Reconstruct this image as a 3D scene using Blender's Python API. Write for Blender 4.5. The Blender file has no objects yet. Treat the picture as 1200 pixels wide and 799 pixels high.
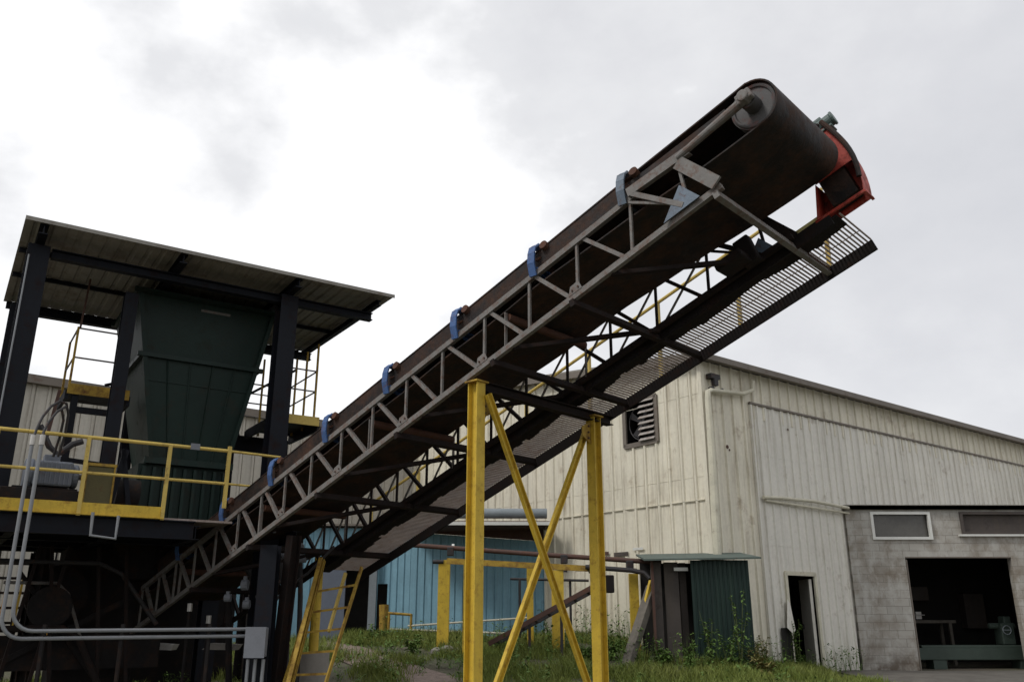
import bpy, math, random
import numpy as np
from mathutils import Vector, Matrix, noise
random.seed(7)
C = bpy.data.collections.new("scene_objects"); bpy.context.scene.collection.children.link(C)
V = Vector
H = 1.5                                   # eye height above the yard
TH = math.radians(17.74); CS, SN = math.cos(TH), math.sin(TH)

# ---------------------------------------------------------------- materials
def new_mat(name):
    m = bpy.data.materials.new(name); m.use_nodes = True
    nt = m.node_tree; nt.nodes.clear()
    out = nt.nodes.new('ShaderNodeOutputMaterial'); b = nt.nodes.new('ShaderNodeBsdfPrincipled')
    nt.links.new(b.outputs[0], out.inputs[0]); return m, nt, b
def N(nt, t, **kw):
    n = nt.nodes.new(t)
    for k, v in kw.items():
        if k.startswith('i_'):
            key = k[2:]; key = int(key) if key.isdigit() else key.replace('_', ' ')
            n.inputs[key].default_value = v
        else: setattr(n, k, v)
    return n
def noise_n(nt, vec, scale, detail=6, rough=.6, sx=(1,1,1)):
    mp = N(nt, 'ShaderNodeMapping'); mp.inputs['Scale'].default_value = sx
    nt.links.new(vec, mp.inputs[0])
    n = N(nt, 'ShaderNodeTexNoise'); n.inputs['Scale'].default_value = scale
    n.inputs['Detail'].default_value = detail; n.inputs['Roughness'].default_value = rough
    nt.links.new(mp.outputs[0], n.inputs['Vector']); return n.outputs['Fac']
def ramp(nt, fac, a, b, c0=(0,0,0,1), c1=(1,1,1,1)):
    r = N(nt, 'ShaderNodeValToRGB'); e = r.color_ramp.elements
    e[0].position = a; e[1].position = b; e[0].color = c0; e[1].color = c1
    nt.links.new(fac, r.inputs[0]); return r.outputs[0]
def mixc(nt, fac, a, b, mode='MIX'):
    n = N(nt, 'ShaderNodeMix', data_type='RGBA', blend_type=mode)
    if isinstance(fac, float): n.inputs[0].default_value = fac
    else: nt.links.new(fac, n.inputs[0])
    for s, i in ((a, 6), (b, 7)):
        if isinstance(s, (tuple, list)): n.inputs[i].default_value = (*s[:3], 1)
        else: nt.links.new(s, n.inputs[i])
    return n.outputs[2]
RUST = (.10, .038, .017)
def paint(name, col, rough=.6, metal=0., rust=.0, rustcol=RUST, var=.25, scale=3., streak=0., streakcol=(.12,.09,.05), bump=.15, spec=.4, streak_scale=1., panel=0., spots=0.):
    """painted or bare surface: tone variation, worn spots, runs of dirt"""
    m, nt, b = new_mat(name)
    tc = N(nt, 'ShaderNodeTexCoord').outputs['Object']
    lo = tuple(c*(1-var) for c in col); hi = tuple(min(1, c*(1+var*.7)) for c in col)
    c = mixc(nt, ramp(nt, noise_n(nt, tc, scale), .3, .7), lo, hi)
    fine = noise_n(nt, tc, scale*14, 3)
    c = mixc(nt, .35, c, mixc(nt, ramp(nt, fine, .3, .7), tuple(x*.7 for x in col), col))
    if panel > 0:
        pn = ramp(nt, noise_n(nt, tc, 1.5, 2, .8, (1, 1, .012)), .40, .60)
        c = mixc(nt, pn, c, mixc(nt, panel, c, tuple(x*.62 for x in col)))
        blot = ramp(nt, noise_n(nt, tc, .55, 7, .62), .52, .70)
        c = mixc(nt, blot, c, mixc(nt, panel*.8, c, (col[0]*.72, col[1]*.70, col[2]*.66)))
    if streak > 0:
        s = noise_n(nt, tc, 5.*streak_scale, 5, .7, (1, 1, .07))
        s2 = noise_n(nt, tc, .5, 4, .6)
        mm = N(nt, 'ShaderNodeMath', operation='MULTIPLY'); nt.links.new(ramp(nt, s, .5, .75), mm.inputs[0]); nt.links.new(ramp(nt, s2, .3, .7), mm.inputs[1])
        m2 = N(nt, 'ShaderNodeMath', operation='MULTIPLY'); nt.links.new(mm.outputs[0], m2.inputs[0]); m2.inputs[1].default_value = streak
        c = mixc(nt, m2.outputs[0], c, streakcol)
    if rust > 0:
        r1 = noise_n(nt, tc, scale*2.2, 8, .7)
        msk = ramp(nt, r1, .70-.40*rust, .92-.34*rust)
        rc = mixc(nt, fine, tuple(x*.5 for x in rustcol), tuple(min(1, x*1.6) for x in rustcol))
        c = mixc(nt, msk, c, rc)
        rr = N(nt, 'ShaderNodeMapRange'); nt.links.new(msk, rr.inputs[0]); rr.inputs[3].default_value = rough; rr.inputs[4].default_value = .9
        nt.links.new(rr.outputs[0], b.inputs['Roughness'])
    else: b.inputs['Roughness'].default_value = rough
    nt.links.new(c, b.inputs['Base Color']); b.inputs['Metallic'].default_value = metal
    b.inputs['Specular IOR Level'].default_value = spec
    if bump > 0:
        bm = N(nt, 'ShaderNodeBump'); bm.inputs['Strength'].default_value = bump; bm.inputs['Distance'].default_value = .02
        nt.links.new(noise_n(nt, tc, scale*6, 6), bm.inputs['Height']); nt.links.new(bm.outputs[0], b.inputs['Normal'])
    return m
M = {}
M['yellow'] = paint('worn_yellow_paint', (.64, .44, .045), .55, rust=.44, rustcol=(.22,.10,.025), var=.22, scale=4, streak=.8, streakcol=(.24,.12,.02), streak_scale=2)
M['yellow_rail'] = paint('rail_yellow_paint', (.60, .44, .11), .55, rust=.36, var=.25, scale=3)
M['yellow_rusty'] = paint('rusty_yellow_paint', (.42, .27, .035), .7, rust=.62, var=.3, scale=3, streak=1)
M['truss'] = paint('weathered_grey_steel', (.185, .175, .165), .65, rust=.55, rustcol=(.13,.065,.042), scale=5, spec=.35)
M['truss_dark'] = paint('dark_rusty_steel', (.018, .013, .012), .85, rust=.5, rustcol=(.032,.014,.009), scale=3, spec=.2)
M['channel'] = paint('black_brown_channel_steel', (.014, .011, .011), .8, rust=.5, rustcol=(.028,.013,.009), scale=2, spec=.2)
M['belt'] = paint('worn_black_rubber', (.014, .0105, .010), .6, var=.5, scale=1.6, streak=1., streakcol=(.055,.030,.022), rust=.68, rustcol=(.060,.030,.019), spec=.25, bump=.5)
M['beltunder'] = paint('dusty_brown_rubber', (.030, .020, .018), .65, var=.4, scale=2, rust=.45, rustcol=(.05,.027,.018))
M['blue'] = paint('blue_bracket_paint', (.055, .12, .29), .6, rust=.42, scale=6)
M['bluegrey'] = paint('grey_blue_bracket_paint', (.13, .17, .22), .5, rust=.45, scale=6)
M['roller'] = paint('rusty_roller_steel', (.09, .045, .032), .8, rust=.5, scale=6, spec=.2)
M['pulleyface'] = paint('dull_grey_red_pulley', (.075, .072, .072), .6, rust=.5, rustcol=(.15,.045,.035), scale=3)
M['red'] = paint('faded_red_guard_paint', (.42, .045, .026), .6, rust=.58, rustcol=(.035,.014,.012), scale=4, streak=.6, streakcol=(.6,.35,.3))
M['motorgreen'] = paint('grey_green_motor_paint', (.10, .14, .13), .5, rust=.3, scale=6)
M['tower'] = paint('dark_blue_black_steel', (.0055, .007, .012), .6, rust=.45, rustcol=(.016,.007,.005), scale=1.5, spec=.2)
M['hopper'] = paint('dark_green_hopper_paint', (.0085, .0235, .0185), .5, rust=.38, rustcol=(.030,.026,.019), spec=.25, scale=1.5, streak=.6, streakcol=(.02,.02,.015))
M['machine'] = paint('black_machinery_steel', (.020, .018, .018), .9, rust=.5, rustcol=(.04,.022,.014), scale=1.5, spec=.15)
M['roofsheet'] = paint('aged_galvanised_sheet', (.27, .255, .225), .6, rust=.45, rustcol=(.13,.10,.075), scale=.9, streak=.8, streakcol=(.10,.075,.05))
M['conduit'] = paint('galvanised_conduit', (.26, .27, .285), .5, metal=.3, var=.15, scale=5, bump=.02)
M['boxgrey'] = paint('light_grey_enclosure', (.19, .20, .225), .55, var=.2, scale=3, bump=.02)
M['motorblue'] = paint('grey_blue_motor_paint', (.15, .165, .195), .5, var=.2, rust=.25, scale=3)
M['cream'] = paint('aged_cream_cladding', (.76, .715, .585), .55, rust=.30, rustcol=(.25,.17,.10), var=.13, scale=.8, streak=1., streakcol=(.22,.165,.10), bump=.03, streak_scale=1.6, panel=.30)
M['white'] = paint('newer_white_cladding', (.75, .725, .65), .5, panel=.24, rust=.24, rustcol=(.22,.16,.10), var=.10, scale=.8, streak=.9, streakcol=(.30,.255,.18), bump=.03, streak_scale=1.6)
M['trim'] = paint('brown_grey_roof_trim', (.17, .145, .12), .6, rust=.35, scale=1.5)
M['pipewhite'] = paint('painted_cream_pipe', (.60, .57, .45), .5, rust=.3, scale=3)
M['bluewall'] = paint('faded_blue_cladding', (.20, .37, .46), .55, rust=.2, rustcol=(.12,.14,.15), var=.22, scale=.9, streak=.7, streakcol=(.05,.10,.14), bump=.03)
M['greyblue'] = paint('grey_blue_steel_door', (.13, .15, .19), .55, var=.2, scale=1)
M['greenshed'] = paint('dark_green_corrugated', (.009, .027, .022), .6, rust=.2, rustcol=(.02,.03,.02), var=.25, scale=1.2, streak=.6, streakcol=(.03,.06,.04))
M['greenroof'] = paint('pale_green_roof_edge', (.09, .12, .105), .7, rust=.35, scale=3)
M['browndoor'] = paint('dull_grey_brown_door', (.075, .062, .055), .7, rust=.35, rustcol=(.035,.025,.02), scale=1.5, streak=.6)
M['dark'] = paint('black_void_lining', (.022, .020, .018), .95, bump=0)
M['rustpipe'] = paint('rusty_brown_pipe', (.085, .045, .035), .75, rust=.5, scale=4)
M['darkpipe'] = paint('black_iron_pipe', (.03, .028, .03), .6, rust=.4, scale=4)
M['duct'] = paint('grey_metal_duct', (.23, .26, .28), .5, var=.2, scale=2)
M['whiteframe'] = paint('white_window_frame', (.68, .68, .64), .5, var=.1, scale=3)
M['louvre'] = paint('dirty_louvre_paint', (.42,.39,.36), .6, rust=.55, rustcol=(.16,.09,.06), scale=5)
M['pale_yellow'] = paint('faded_pale_yellow_paint', (.62, .55, .24), .6, rust=.3, scale=4)
M['timber'] = paint('grey_weathered_timber', (.14, .125, .105), .9, var=.4, scale=6)
M['concrete'] = paint('stained_concrete', (.27, .25, .225), .9, var=.3, scale=2, rust=.2, rustcol=(.1,.08,.06))
M['greenmachine'] = paint('grey_green_machine_paint', (.045, .065, .052), .6, var=.25, scale=3)
M['meshpane'] = paint('dirty_wired_glass', (.10, .095, .085), .18, var=.35, scale=1.5)
M['silver'] = paint('bare_aluminium', (.55, .53, .5), .45, metal=.3, scale=6)
M['cream_shaded'] = paint('shaded_cream_cladding', (.50, .47, .41), .6, rust=.2, rustcol=(.2,.15,.1), var=.13, scale=.8, streak=.9, streakcol=(.18,.15,.11), bump=.03, panel=.3)  # darker cream copy: shade on the left building's wall put into its colour
M['wetconcrete'] = paint('dark_stained_yard_concrete', (.13, .12, .105), .85, var=.4, scale=1.5, rust=.5, rustcol=(.07,.06,.05))
M['orange'] = paint('faded_orange_paint', (.42, .16, .03), .6, rust=.35, scale=4)
M['orange_bright'] = paint('orange_yellow_paint', (.55, .27, .04), .6, rust=.3, scale=4)
M['grating'] = paint('pale_steel_grating', (.36, .30, .27), .6, rust=.5, rustcol=(.24,.16,.125), scale=3)
M['bark'] = paint('weed_stem', (.10, .12, .04), .9, bump=0)

def block_mat():
    m, nt, b = new_mat('painted_concrete_block')
    tc = N(nt, 'ShaderNodeTexCoord').outputs['Object']
    sp = N(nt, 'ShaderNodeSeparateXYZ'); nt.links.new(tc, sp.inputs[0])
    cb = N(nt, 'ShaderNodeCombineXYZ'); nt.links.new(sp.outputs[0], cb.inputs[0]); nt.links.new(sp.outputs[2], cb.inputs[1])
    br = N(nt, 'ShaderNodeTexBrick'); nt.links.new(cb.outputs[0], br.inputs['Vector'])
    for k, v in (('Scale', 1.), ('Brick Width', .4), ('Row Height', .2), ('Mortar Size', .008), ('Mortar Smooth', .4)): br.inputs[k].default_value = v
    br.inputs['Color1'].default_value = (.35,.335,.30,1); br.inputs['Color2'].default_value = (.41,.39,.35,1); br.inputs['Mortar'].default_value = (.23,.215,.19,1)
    c = mixc(nt, ramp(nt, noise_n(nt, tc, 1.1, 8, .65), .45, .66), br.outputs[0], (.20,.165,.125))
    c = mixc(nt, ramp(nt, noise_n(nt, tc, 2.2, 8, .7, (1,1,.6)), .48, .7), c, (.50,.49,.455))
    # damp staining hugging the foot of the wall
    mr = N(nt, 'ShaderNodeMapRange'); nt.links.new(sp.outputs[2], mr.inputs[0]); mr.inputs[1].default_value = .9; mr.inputs[2].default_value = 0.
    mu = N(nt, 'ShaderNodeMath', operation='MULTIPLY'); nt.links.new(mr.outputs[0], mu.inputs[0]); nt.links.new(ramp(nt, noise_n(nt, tc, 2, 8, .7), .4, .6), mu.inputs[1])
    c = mixc(nt, mu.outputs[0], c, (.10,.075,.055))
    nt.links.new(c, b.inputs['Base Color']); b.inputs['Roughness'].default_value = .92
    bm = N(nt, 'ShaderNodeBump'); bm.inputs['Strength'].default_value = .35; bm.inputs['Distance'].default_value = .01
    nt.links.new(br.outputs['Fac'], bm.inputs['Height']); bm.invert = True; nt.links.new(bm.outputs[0], b.inputs['Normal'])
    return m
M['block'] = block_mat()
def ground_mat():
    m, nt, b = new_mat('yard_earth')
    tc = N(nt, 'ShaderNodeTexCoord').outputs['Object']
    c = mixc(nt, ramp(nt, noise_n(nt, tc, .35, 8, .65), .4, .6), (.10,.085,.06), (.045,.07,.02))
    c = mixc(nt, ramp(nt, noise_n(nt, tc, 14, 6, .7), .35, .7), c, (.14,.12,.09))
    nt.links.new(c, b.inputs['Base Color']); b.inputs['Roughness'].default_value = .95
    bm = N(nt, 'ShaderNodeBump'); bm.inputs['Strength'].default_value = .8; bm.inputs['Distance'].default_value = .05
    nt.links.new(noise_n(nt, tc, 12, 8, .7), bm.inputs['Height']); nt.links.new(bm.outputs[0], b.inputs['Normal']); return m
M['ground'] = ground_mat()
M['gravel'] = paint('pinkish_gravel', (.26, .20, .17), .95, var=.4, scale=9, bump=.8)
def leafy(name, a, b_):
    m, nt, b = new_mat(name)
    tc = N(nt, 'ShaderNodeTexCoord').outputs['Object']
    c = mixc(nt, ramp(nt, noise_n(nt, tc, 1.3, 5, .6), .3, .7), a, b_)
    c = mixc(nt, ramp(nt, noise_n(nt, tc, 20, 3, .6), .35, .75), c, (a[0]*1.9, a[1]*1.5, a[2]))
    nt.links.new(c, b.inputs['Base Color']); b.inputs['Roughness'].default_value = .7
    b.inputs['Specular IOR Level'].default_value = .25
    return m
M['grass'] = leafy('yard_grass', (.10,.15,.032), (.17,.18,.06))
M['leaf'] = leafy('weed_leaf', (.06,.12,.028), (.10,.17,.045))
M['leaf2'] = leafy('dry_weed_leaf', (.12,.12,.045), (.16,.15,.06))

# ---------------------------------------------------------------- mesh builder
class MB:
    def __init__(s): s.v = []; s.f = []
    def add(s, vs, fs):
        o = len(s.v); s.v += [V(p) for p in vs]; s.f += [tuple(i+o for i in f) for f in fs]; return s
    def box(s, c, size, ax=None):
        """oriented box; ax = three axis vectors"""
        c = V(c); x, y, z = ax or (V((1,0,0)), V((0,1,0)), V((0,0,1)))
        a, b, d = size[0]/2, size[1]/2, size[2]/2
        vs = [c + x*(i*a) + y*(j*b) + z*(k*d) for k in (-1,1) for j in (-1,1) for i in (-1,1)]
        return s.add(vs, [(0,2,3,1),(4,5,7,6),(0,1,5,4),(2,6,7,3),(0,4,6,2),(1,3,7,5)])
    def bar(s, a, b, w, h, up=(0,0,1), ext=0):
        a = V(a); b = V(b); d = (b-a); L = d.length; d.normalize()
        up = V(up); x = d.cross(up)
        if x.length < 1e-3: x = d.cross(V((1,0,0)))
        x.normalize(); z = x.cross(d).normalized()
        return s.box((a+b)/2, (L+2*ext, w, h), (d, x, z))
    def ibeam(s, a, b, w, h, t=.014, up=(0,0,1)):
        """H section: two flanges w wide, h apart (h along up)"""
        a = V(a); b = V(b); d = (b-a); L = d.length; d.normalize(); up = V(up)
        x = d.cross(up)
        if x.length < 1e-3: x = d.cross(V((1,0,0)))
        x.normalize(); z = x.cross(d).normalized(); m = (a+b)/2
        s.box(m + z*(h/2-t/2), (L, w, t), (d, x, z)); s.box(m - z*(h/2-t/2), (L, w, t), (d, x, z))
        return s.box(m, (L, t, h-2*t), (d, x, z))
    def channel(s, a, b, h, w, t=.012, up=(0,0,1), side=1):
        a = V(a); b = V(b); d = (b-a); L = d.length; d.normalize(); up = V(up)
        x = d.cross(up).normalized(); z = x.cross(d).normalized(); m = (a+b)/2
        s.box(m, (L, t, h), (d, x, z))
        for k in (1, -1): s.box(m + z*(k*(h/2-t/2)) + x*(side*(w/2+t/2)), (L, w, t), (d, x, z))
        return s
    def tube(s, pts, r, n=10, caps=True):
        pts = [V(p) for p in pts]; rs = r if isinstance(r, (list, tuple)) else [r]*len(pts)
        rings = []; prev = None
        for i, p in enumerate(pts):
            d = (pts[min(i+1, len(pts)-1)] - pts[max(i-1, 0)]).normalized()
            if prev is None:
                x = d.cross(V((0,0,1)));
                if x.length < 1e-3: x = d.cross(V((1,0,0)))
            else: x = prev - d*prev.dot(d)
            x.normalize(); prev = x; y = d.cross(x)
            rings.append([p + (x*math.cos(2*math.pi*k/n) + y*math.sin(2*math.pi*k/n))*rs[i] for k in range(n)])
        vs = [q for rg in rings for q in rg]; fs = []
        for i in range(len(pts)-1):
            for k in range(n): fs.append((i*n+k, i*n+(k+1)%n, (i+1)*n+(k+1)%n, (i+1)*n+k))
        if caps: fs.append(tuple(range(n-1, -1, -1))); fs.append(tuple((len(pts)-1)*n+k for k in range(n)))
        return s.add(vs, fs)
    def prism(s, poly, off):
        """closed polygon extruded by off"""
        n = len(poly); poly = [V(p) for p in poly]; off = V(off)
        vs = poly + [p+off for p in poly]
        return s.add(vs, [tuple(range(n))[::-1], tuple(range(n, 2*n))] + [(i, (i+1)%n, (i+1)%n+n, i+n) for i in range(n)])
    def mesh(s, name, M4=None, smooth=False):
        me = bpy.data.meshes.new(name)
        vs = s.v if M4 is None else [M4 @ v for v in s.v]
        me.from_pydata([tuple(v) for v in vs], [], s.f); me.validate(); me.update()
        if smooth:
            me.polygons.foreach_set('use_smooth', [True]*len(me.polygons))
            try: me.set_sharp_from_angle(angle=math.radians(35))
            except Exception: pass
        return me
def wm(o):
    m = Matrix.Translation(o.location) @ Matrix.Rotation(o.rotation_euler.z, 4, 'Z')
    return wm(o.parent) @ m if o.parent else m
def tag(o, label=None, cat=None, group=None, kind=None):
    for k, v in (('label', label), ('category', cat), ('group', group), ('kind', kind)):
        if v: o[k] = v
    return o
def thing(name, label, cat, loc=(0,0,0), rz=0, group=None):
    o = bpy.data.objects.new(name, None); C.objects.link(o); o.empty_display_size = .2
    o.location = loc; o.rotation_euler = (0,0,rz); return tag(o, label, cat, group)
def part(parent, name, mb, mat, smooth=False, world=True, label=None, bevel=0):
    """one mesh; world=True means the builder holds world coordinates"""
    inv = wm(parent).inverted() if (world and parent) else None
    o = bpy.data.objects.new(name, mb.mesh(name, inv, smooth)); C.objects.link(o)
    o.data.materials.append(M[mat] if isinstance(mat, str) else mat)
    if parent: o.parent = parent
    if label: o['label'] = label
    if bevel:
        bv = o.modifiers.new('edge', 'BEVEL'); bv.width = bevel; bv.segments = 2; bv.limit_method = 'ANGLE'; bv.angle_limit = .7
    return o
def single(name, mb, mat, label, cat, loc, smooth=False, group=None, bevel=0):
    o = bpy.data.objects.new(name, mb.mesh(name, Matrix.Translation(-V(loc)), smooth)); C.objects.link(o); o.location = loc
    o.data.materials.append(M[mat]); tag(o, label, cat, group)
    if bevel:
        bv = o.modifiers.new('edge', 'BEVEL'); bv.width = bevel; bv.segments = 2; bv.limit_method = 'ANGLE'
    return o
def struct(name, mb, mat, kind='structure', smooth=False):
    o = bpy.data.objects.new(name, mb.mesh(name, None, smooth)); C.objects.link(o); o.data.materials.append(M[mat]); o['kind'] = kind; return o
def copy_tree(o, parent=None):
    c = o.copy(); C.objects.link(c)
    if parent: c.parent = parent
    for ch in [x for x in C.objects if x.parent == o]: copy_tree(ch, c)
    return c
def sm(a, b, x):
    t = max(0, min(1, (x-a)/(b-a))); return t*t*(3-2*t)
# measuring helper used while surveying the photo: direction of a picture point, at a chosen distance Y
def P(u, v, Y):
    up = 399.5 - v; y = 1000*CS - up*SN
    return V(((u-600)/y*Y, Y, (1000*SN + up*CS)/y*Y + H))

# ---------------------------------------------------------------- ground
def g(x, y):
    r = sm(12, 24.5, y)*.92*(1 - .86*sm(3.5, 8.2, x))
    r *= (.45 + .55*sm(-11, -3, x))
    return r + .035*noise.noise(V((x*.5, y*.5, 3))) * sm(3, 8, y)
def sheet(x0, x1, y0, y1, nx, ny, dz=0, f=g):
    mb = MB(); vs = []; fs = []
    for j in range(ny+1):
        for i in range(nx+1):
            x = x0+(x1-x0)*i/nx; y = y0+(y1-y0)*j/ny; vs.append((x, y, f(x, y)+dz))
    for j in range(ny):
        for i in range(nx): a = j*(nx+1)+i; fs.append((a, a+1, a+nx+2, a+nx+1))
    return mb.add(vs, fs)
def ground_sheet():
    xs = list(np.concatenate([[-600,-200,-80,-40], np.arange(-24, 26, .5), [40,80,200,600]]))
    ys = list(np.concatenate([[-300,-60,-20,-5], np.arange(0, 36, .5), [45,80,200,900]]))
    mb = MB(); vs = [(x, y, g(x, y)) for y in ys for x in xs]; nx = len(xs)
    return mb.add(vs, [(j*nx+i, j*nx+i+1, (j+1)*nx+i+1, (j+1)*nx+i) for j in range(len(ys)-1) for i in range(nx-1)])
struct('ground', ground_sheet(), 'ground', smooth=True)
# gravel track and concrete apron lie just above the earth
def strip(pts, w, dz):
    mb = MB(); vs = []; n = 40; fs = []
    P_ = [V((*p, 0)) for p in pts]
    for i in range(n+1):
        t = i/n*(len(P_)-1); k = min(int(t), len(P_)-2); f = t-k
        p = P_[k].lerp(P_[k+1], f); d = (P_[k+1]-P_[k]).normalized(); q = V((-d.y, d.x, 0))
        for j in range(5):
            s = (j-2)/2*w*(1+.15*noise.noise(p*1.3)); a = p + q*s; vs.append((a.x, a.y, g(a.x, a.y)+dz))
    for i in range(n):
        for j in range(4): a = i*5+j; fs.append((a, a+5, a+6, a+1))
    return mb.add(vs, fs)
struct('path', strip([(-4.9, 22.5), (-3.2, 19.6), (-1.6, 17.0), (1.0, 14.5), (3, 10)], .55, .02), 'gravel', smooth=True)
struct('pavement', sheet(8.0, 24, 15.5, 23.0, 30, 16, .03), 'wetconcrete', smooth=True)

# ---------------------------------------------------------------- cladding
def ribwall(mb, p0, d, L, zb, zt, nrm, pitch=.3, depth=.032, openings=(), s0=0., phase=0., tilt=0.):
    """trapezoid-ribbed metal sheet from s0 to L along d; openings (s0,s1,z0,z1)"""
    p0 = V((p0[0], p0[1], 0)); d = V((d[0], d[1], 0)).normalized(); nrm = V((nrm[0], nrm[1], 0)).normalized()
    prof = []; s = s0
    prof_local = [(0, 0), (.03, -.6), (.06, 0), (.74, 0), (.79, 1), (.92, 1), (.97, 0)]
    k = 0
    while s0 + k*pitch < L:
        for a, o in prof_local:
            ss = s0 + (k+a)*pitch
            if ss < L: prof.append((ss, o*depth))
        k += 1
    prof.append((L, 0))
    for e in sorted({x for op in openings for x in op[:2]}):
        i = min(range(len(prof)), key=lambda q: abs(prof[q][0]-e)); prof[i] = (e, prof[i][1])
    for (a, oa), (b, ob) in zip(prof[:-1], prof[1:]):
        if b-a < 1e-5: continue
        m = (a+b)/2; cuts = sorted([(o[2], o[3]) for o in openings if o[0]-1e-4 <= m <= o[1]+1e-4])
        A = p0 + d*a + nrm*oa; B = p0 + d*b + nrm*ob
        lo_a, lo_b = zb(a), zb(b)
        segs = []
        for c0, c1 in cuts: segs.append((lo_a, lo_b, c0, c0)); lo_a = lo_b = c1
        segs.append((lo_a, lo_b, zt(a), zt(b)))
        for za, zb_, ta, tb in segs:
            if ta - za < .01 and tb - zb_ < .01: continue
            mb.add([A+V((0,0,za)), B+V((0,0,zb_)), B+V((0,0,tb)), A+V((0,0,ta))], [(0,1,2,3)])
    return mb
# --- white warehouse on the right
CW = V((4.58, 20.0, 0)); DR = V((.79, .612, 0)).normalized(); DL = V((-.61, .79, 0)).normalized()
NR = V((DR.y, -DR.x, 0)); NL = V((-DL.y, DL.x, 0))      # outward normals
EAVE = 7.40
SL = .118
wh = thing('warehouse', 'large cream ribbed metal warehouse with a louvred vent and an open side door', 'building', (CW.x, CW.y, 0))
def Lp(s, z, off=0): p = CW + DL*s + NL*off; return V((p.x, p.y, z))
def Rp(s, z, off=0): p = CW + DR*s + NR*off; return V((p.x, p.y, z))
vent = (1.49, 2.61, 4.15+H, 5.31+H)
part(wh, 'wall', ribwall(MB(), CW, DL, 13.8, lambda s: .1, lambda s: EAVE + SL*s, NL, .40, .045, [vent]), 'cream', label='cream ribbed gable wall with the louvred vent')
part(wh, 'wall', ribwall(MB(), CW, DR, 26, lambda s: .0 if s < 1.9 else 6.2, lambda s: EAVE, NR, .40, .045), 'cream', label='older yellowish upper strip of the side wall')
door = (2.65, 3.81, -1, 2.43)
part(wh, 'wall', ribwall(MB(), CW + NR*.02, DR, 26, lambda s: (.0 if s < 5.6 else 4.0), lambda s: 5.06+H, NR, .33, .04, [door], s0=1.78), 'white', label='newer white lower side wall cladding')
t = MB(); t.bar(Rp(1.75, 5.09+H, .05), Rp(26, 5.09+H, .05), .06, .05); part(wh, 'flashing', t, 'trim')
t = MB(); t.bar(Rp(1.80, .05, .04), Rp(1.80, 5.05+H, .04), .07, .07, NR); part(wh, 'corner_trim', t, 'white')
t = MB(); t.bar(Lp(0, .1, .03)+DR*.02, Lp(0, EAVE-.02, .03)+DR*.02, .12, .12, DR); part(wh, 'corner_trim', t, 'cream')
for z_ in (2.6, 4.6, 6.6):
    t = MB(); s_ = .3
    while s_ < 13: t.box(Lp(s_, z_, .004), (.022, .02, .022), (DL, NL, V((0,0,1)))); s_ += .40
    t.bar(Lp(.1, z_, .004), Lp(13.3, z_, .004), .006, .008); part(wh, 'screw_row', t, 'cream')
for z_ in (3.1, 5.3):
    t = MB(); s_ = 2.0
    while s_ < 24:
        if not (z_ < 4 and s_ > 5.4): t.box(Rp(s_, z_, .024), (.016, .014, .016), (DR, NR, V((0,0,1))))
        s_ += .33
    t.bar(Rp(1.9, z_, .024), Rp(5.3 if z_ < 4 else 24, z_, .024), .006, .008); part(wh, 'screw_row', t, 'white')
t = MB(); t.bar(Lp(.1, 4.05, .03), Lp(5.6, 4.05, .03), .03, .018); part(wh, 'lap_joint', t, 'cream')
for k_, (s_, z_, w_, h_) in enumerate(((2.9, 2.95, .5, .10), (3.5, 3.0, .3, .08), (2.3, 3.05, .35, .06))): part(wh, 'patch', MB().box(Lp(s_, z_, .052), (w_, .01, h_), (DL, NL, V((0,0,1)))), ('browndoor', 'rustpipe', 'whiteframe')[k_])
# roof: two slopes, with fascias
RL = 13.8
roof = MB()
A, B, C_, D_ = Lp(-.25, EAVE-SL*.25+.10, .25), Lp(RL, EAVE+SL*RL+.10, .25), Lp(RL, EAVE+SL*RL+.10, .25)+DR*27, Lp(-.25, EAVE-SL*.25+.10, .25)+DR*27
roof.add([A, B, C_, D_] + [p+V((0,0,.06)) for p in (A, B, C_, D_)], [(0,1,2,3),(7,6,5,4),(0,4,5,1),(1,5,6,2),(2,6,7,3),(3,7,4,0)])
part(wh, 'roof', roof, 'roofsheet')
t = MB(); t.bar(Lp(-.27, EAVE-SL*.27+.02, .27), Lp(RL, EAVE+SL*RL+.02, .27), .03, .18); part(wh, 'rake_trim', t, 'trim')
t = MB(); e0 = Lp(-.33, EAVE-.02, .22); t.bar(e0, e0+DR*27, .14, .13); part(wh, 'gutter', t, 'trim')
# inner lining and rear walls close the shell
t = MB()
for a, b in ((Lp(RL,0), Lp(RL,0)+DR*26), (Rp(26,0), Rp(26,0)+DL*RL)):
    a, b = V((a.x,a.y,0)), V((b.x,b.y,0)); t.add([a, b, b+V((0,0,8.2)), a+V((0,0,8.2))], [(0,1,2,3)])
part(wh, 'wall', t, 'cream', label='rear walls')
t = MB()   # dark space behind the side door
c0 = Rp(3.2, 1.2, -1.6); t.box(c0+V((0,0,1.5)), (3.2, .1, 3.2*1.3), (DR, NR, V((0,0,1)))); part(wh, 'partition', t, 'dark')
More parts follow.
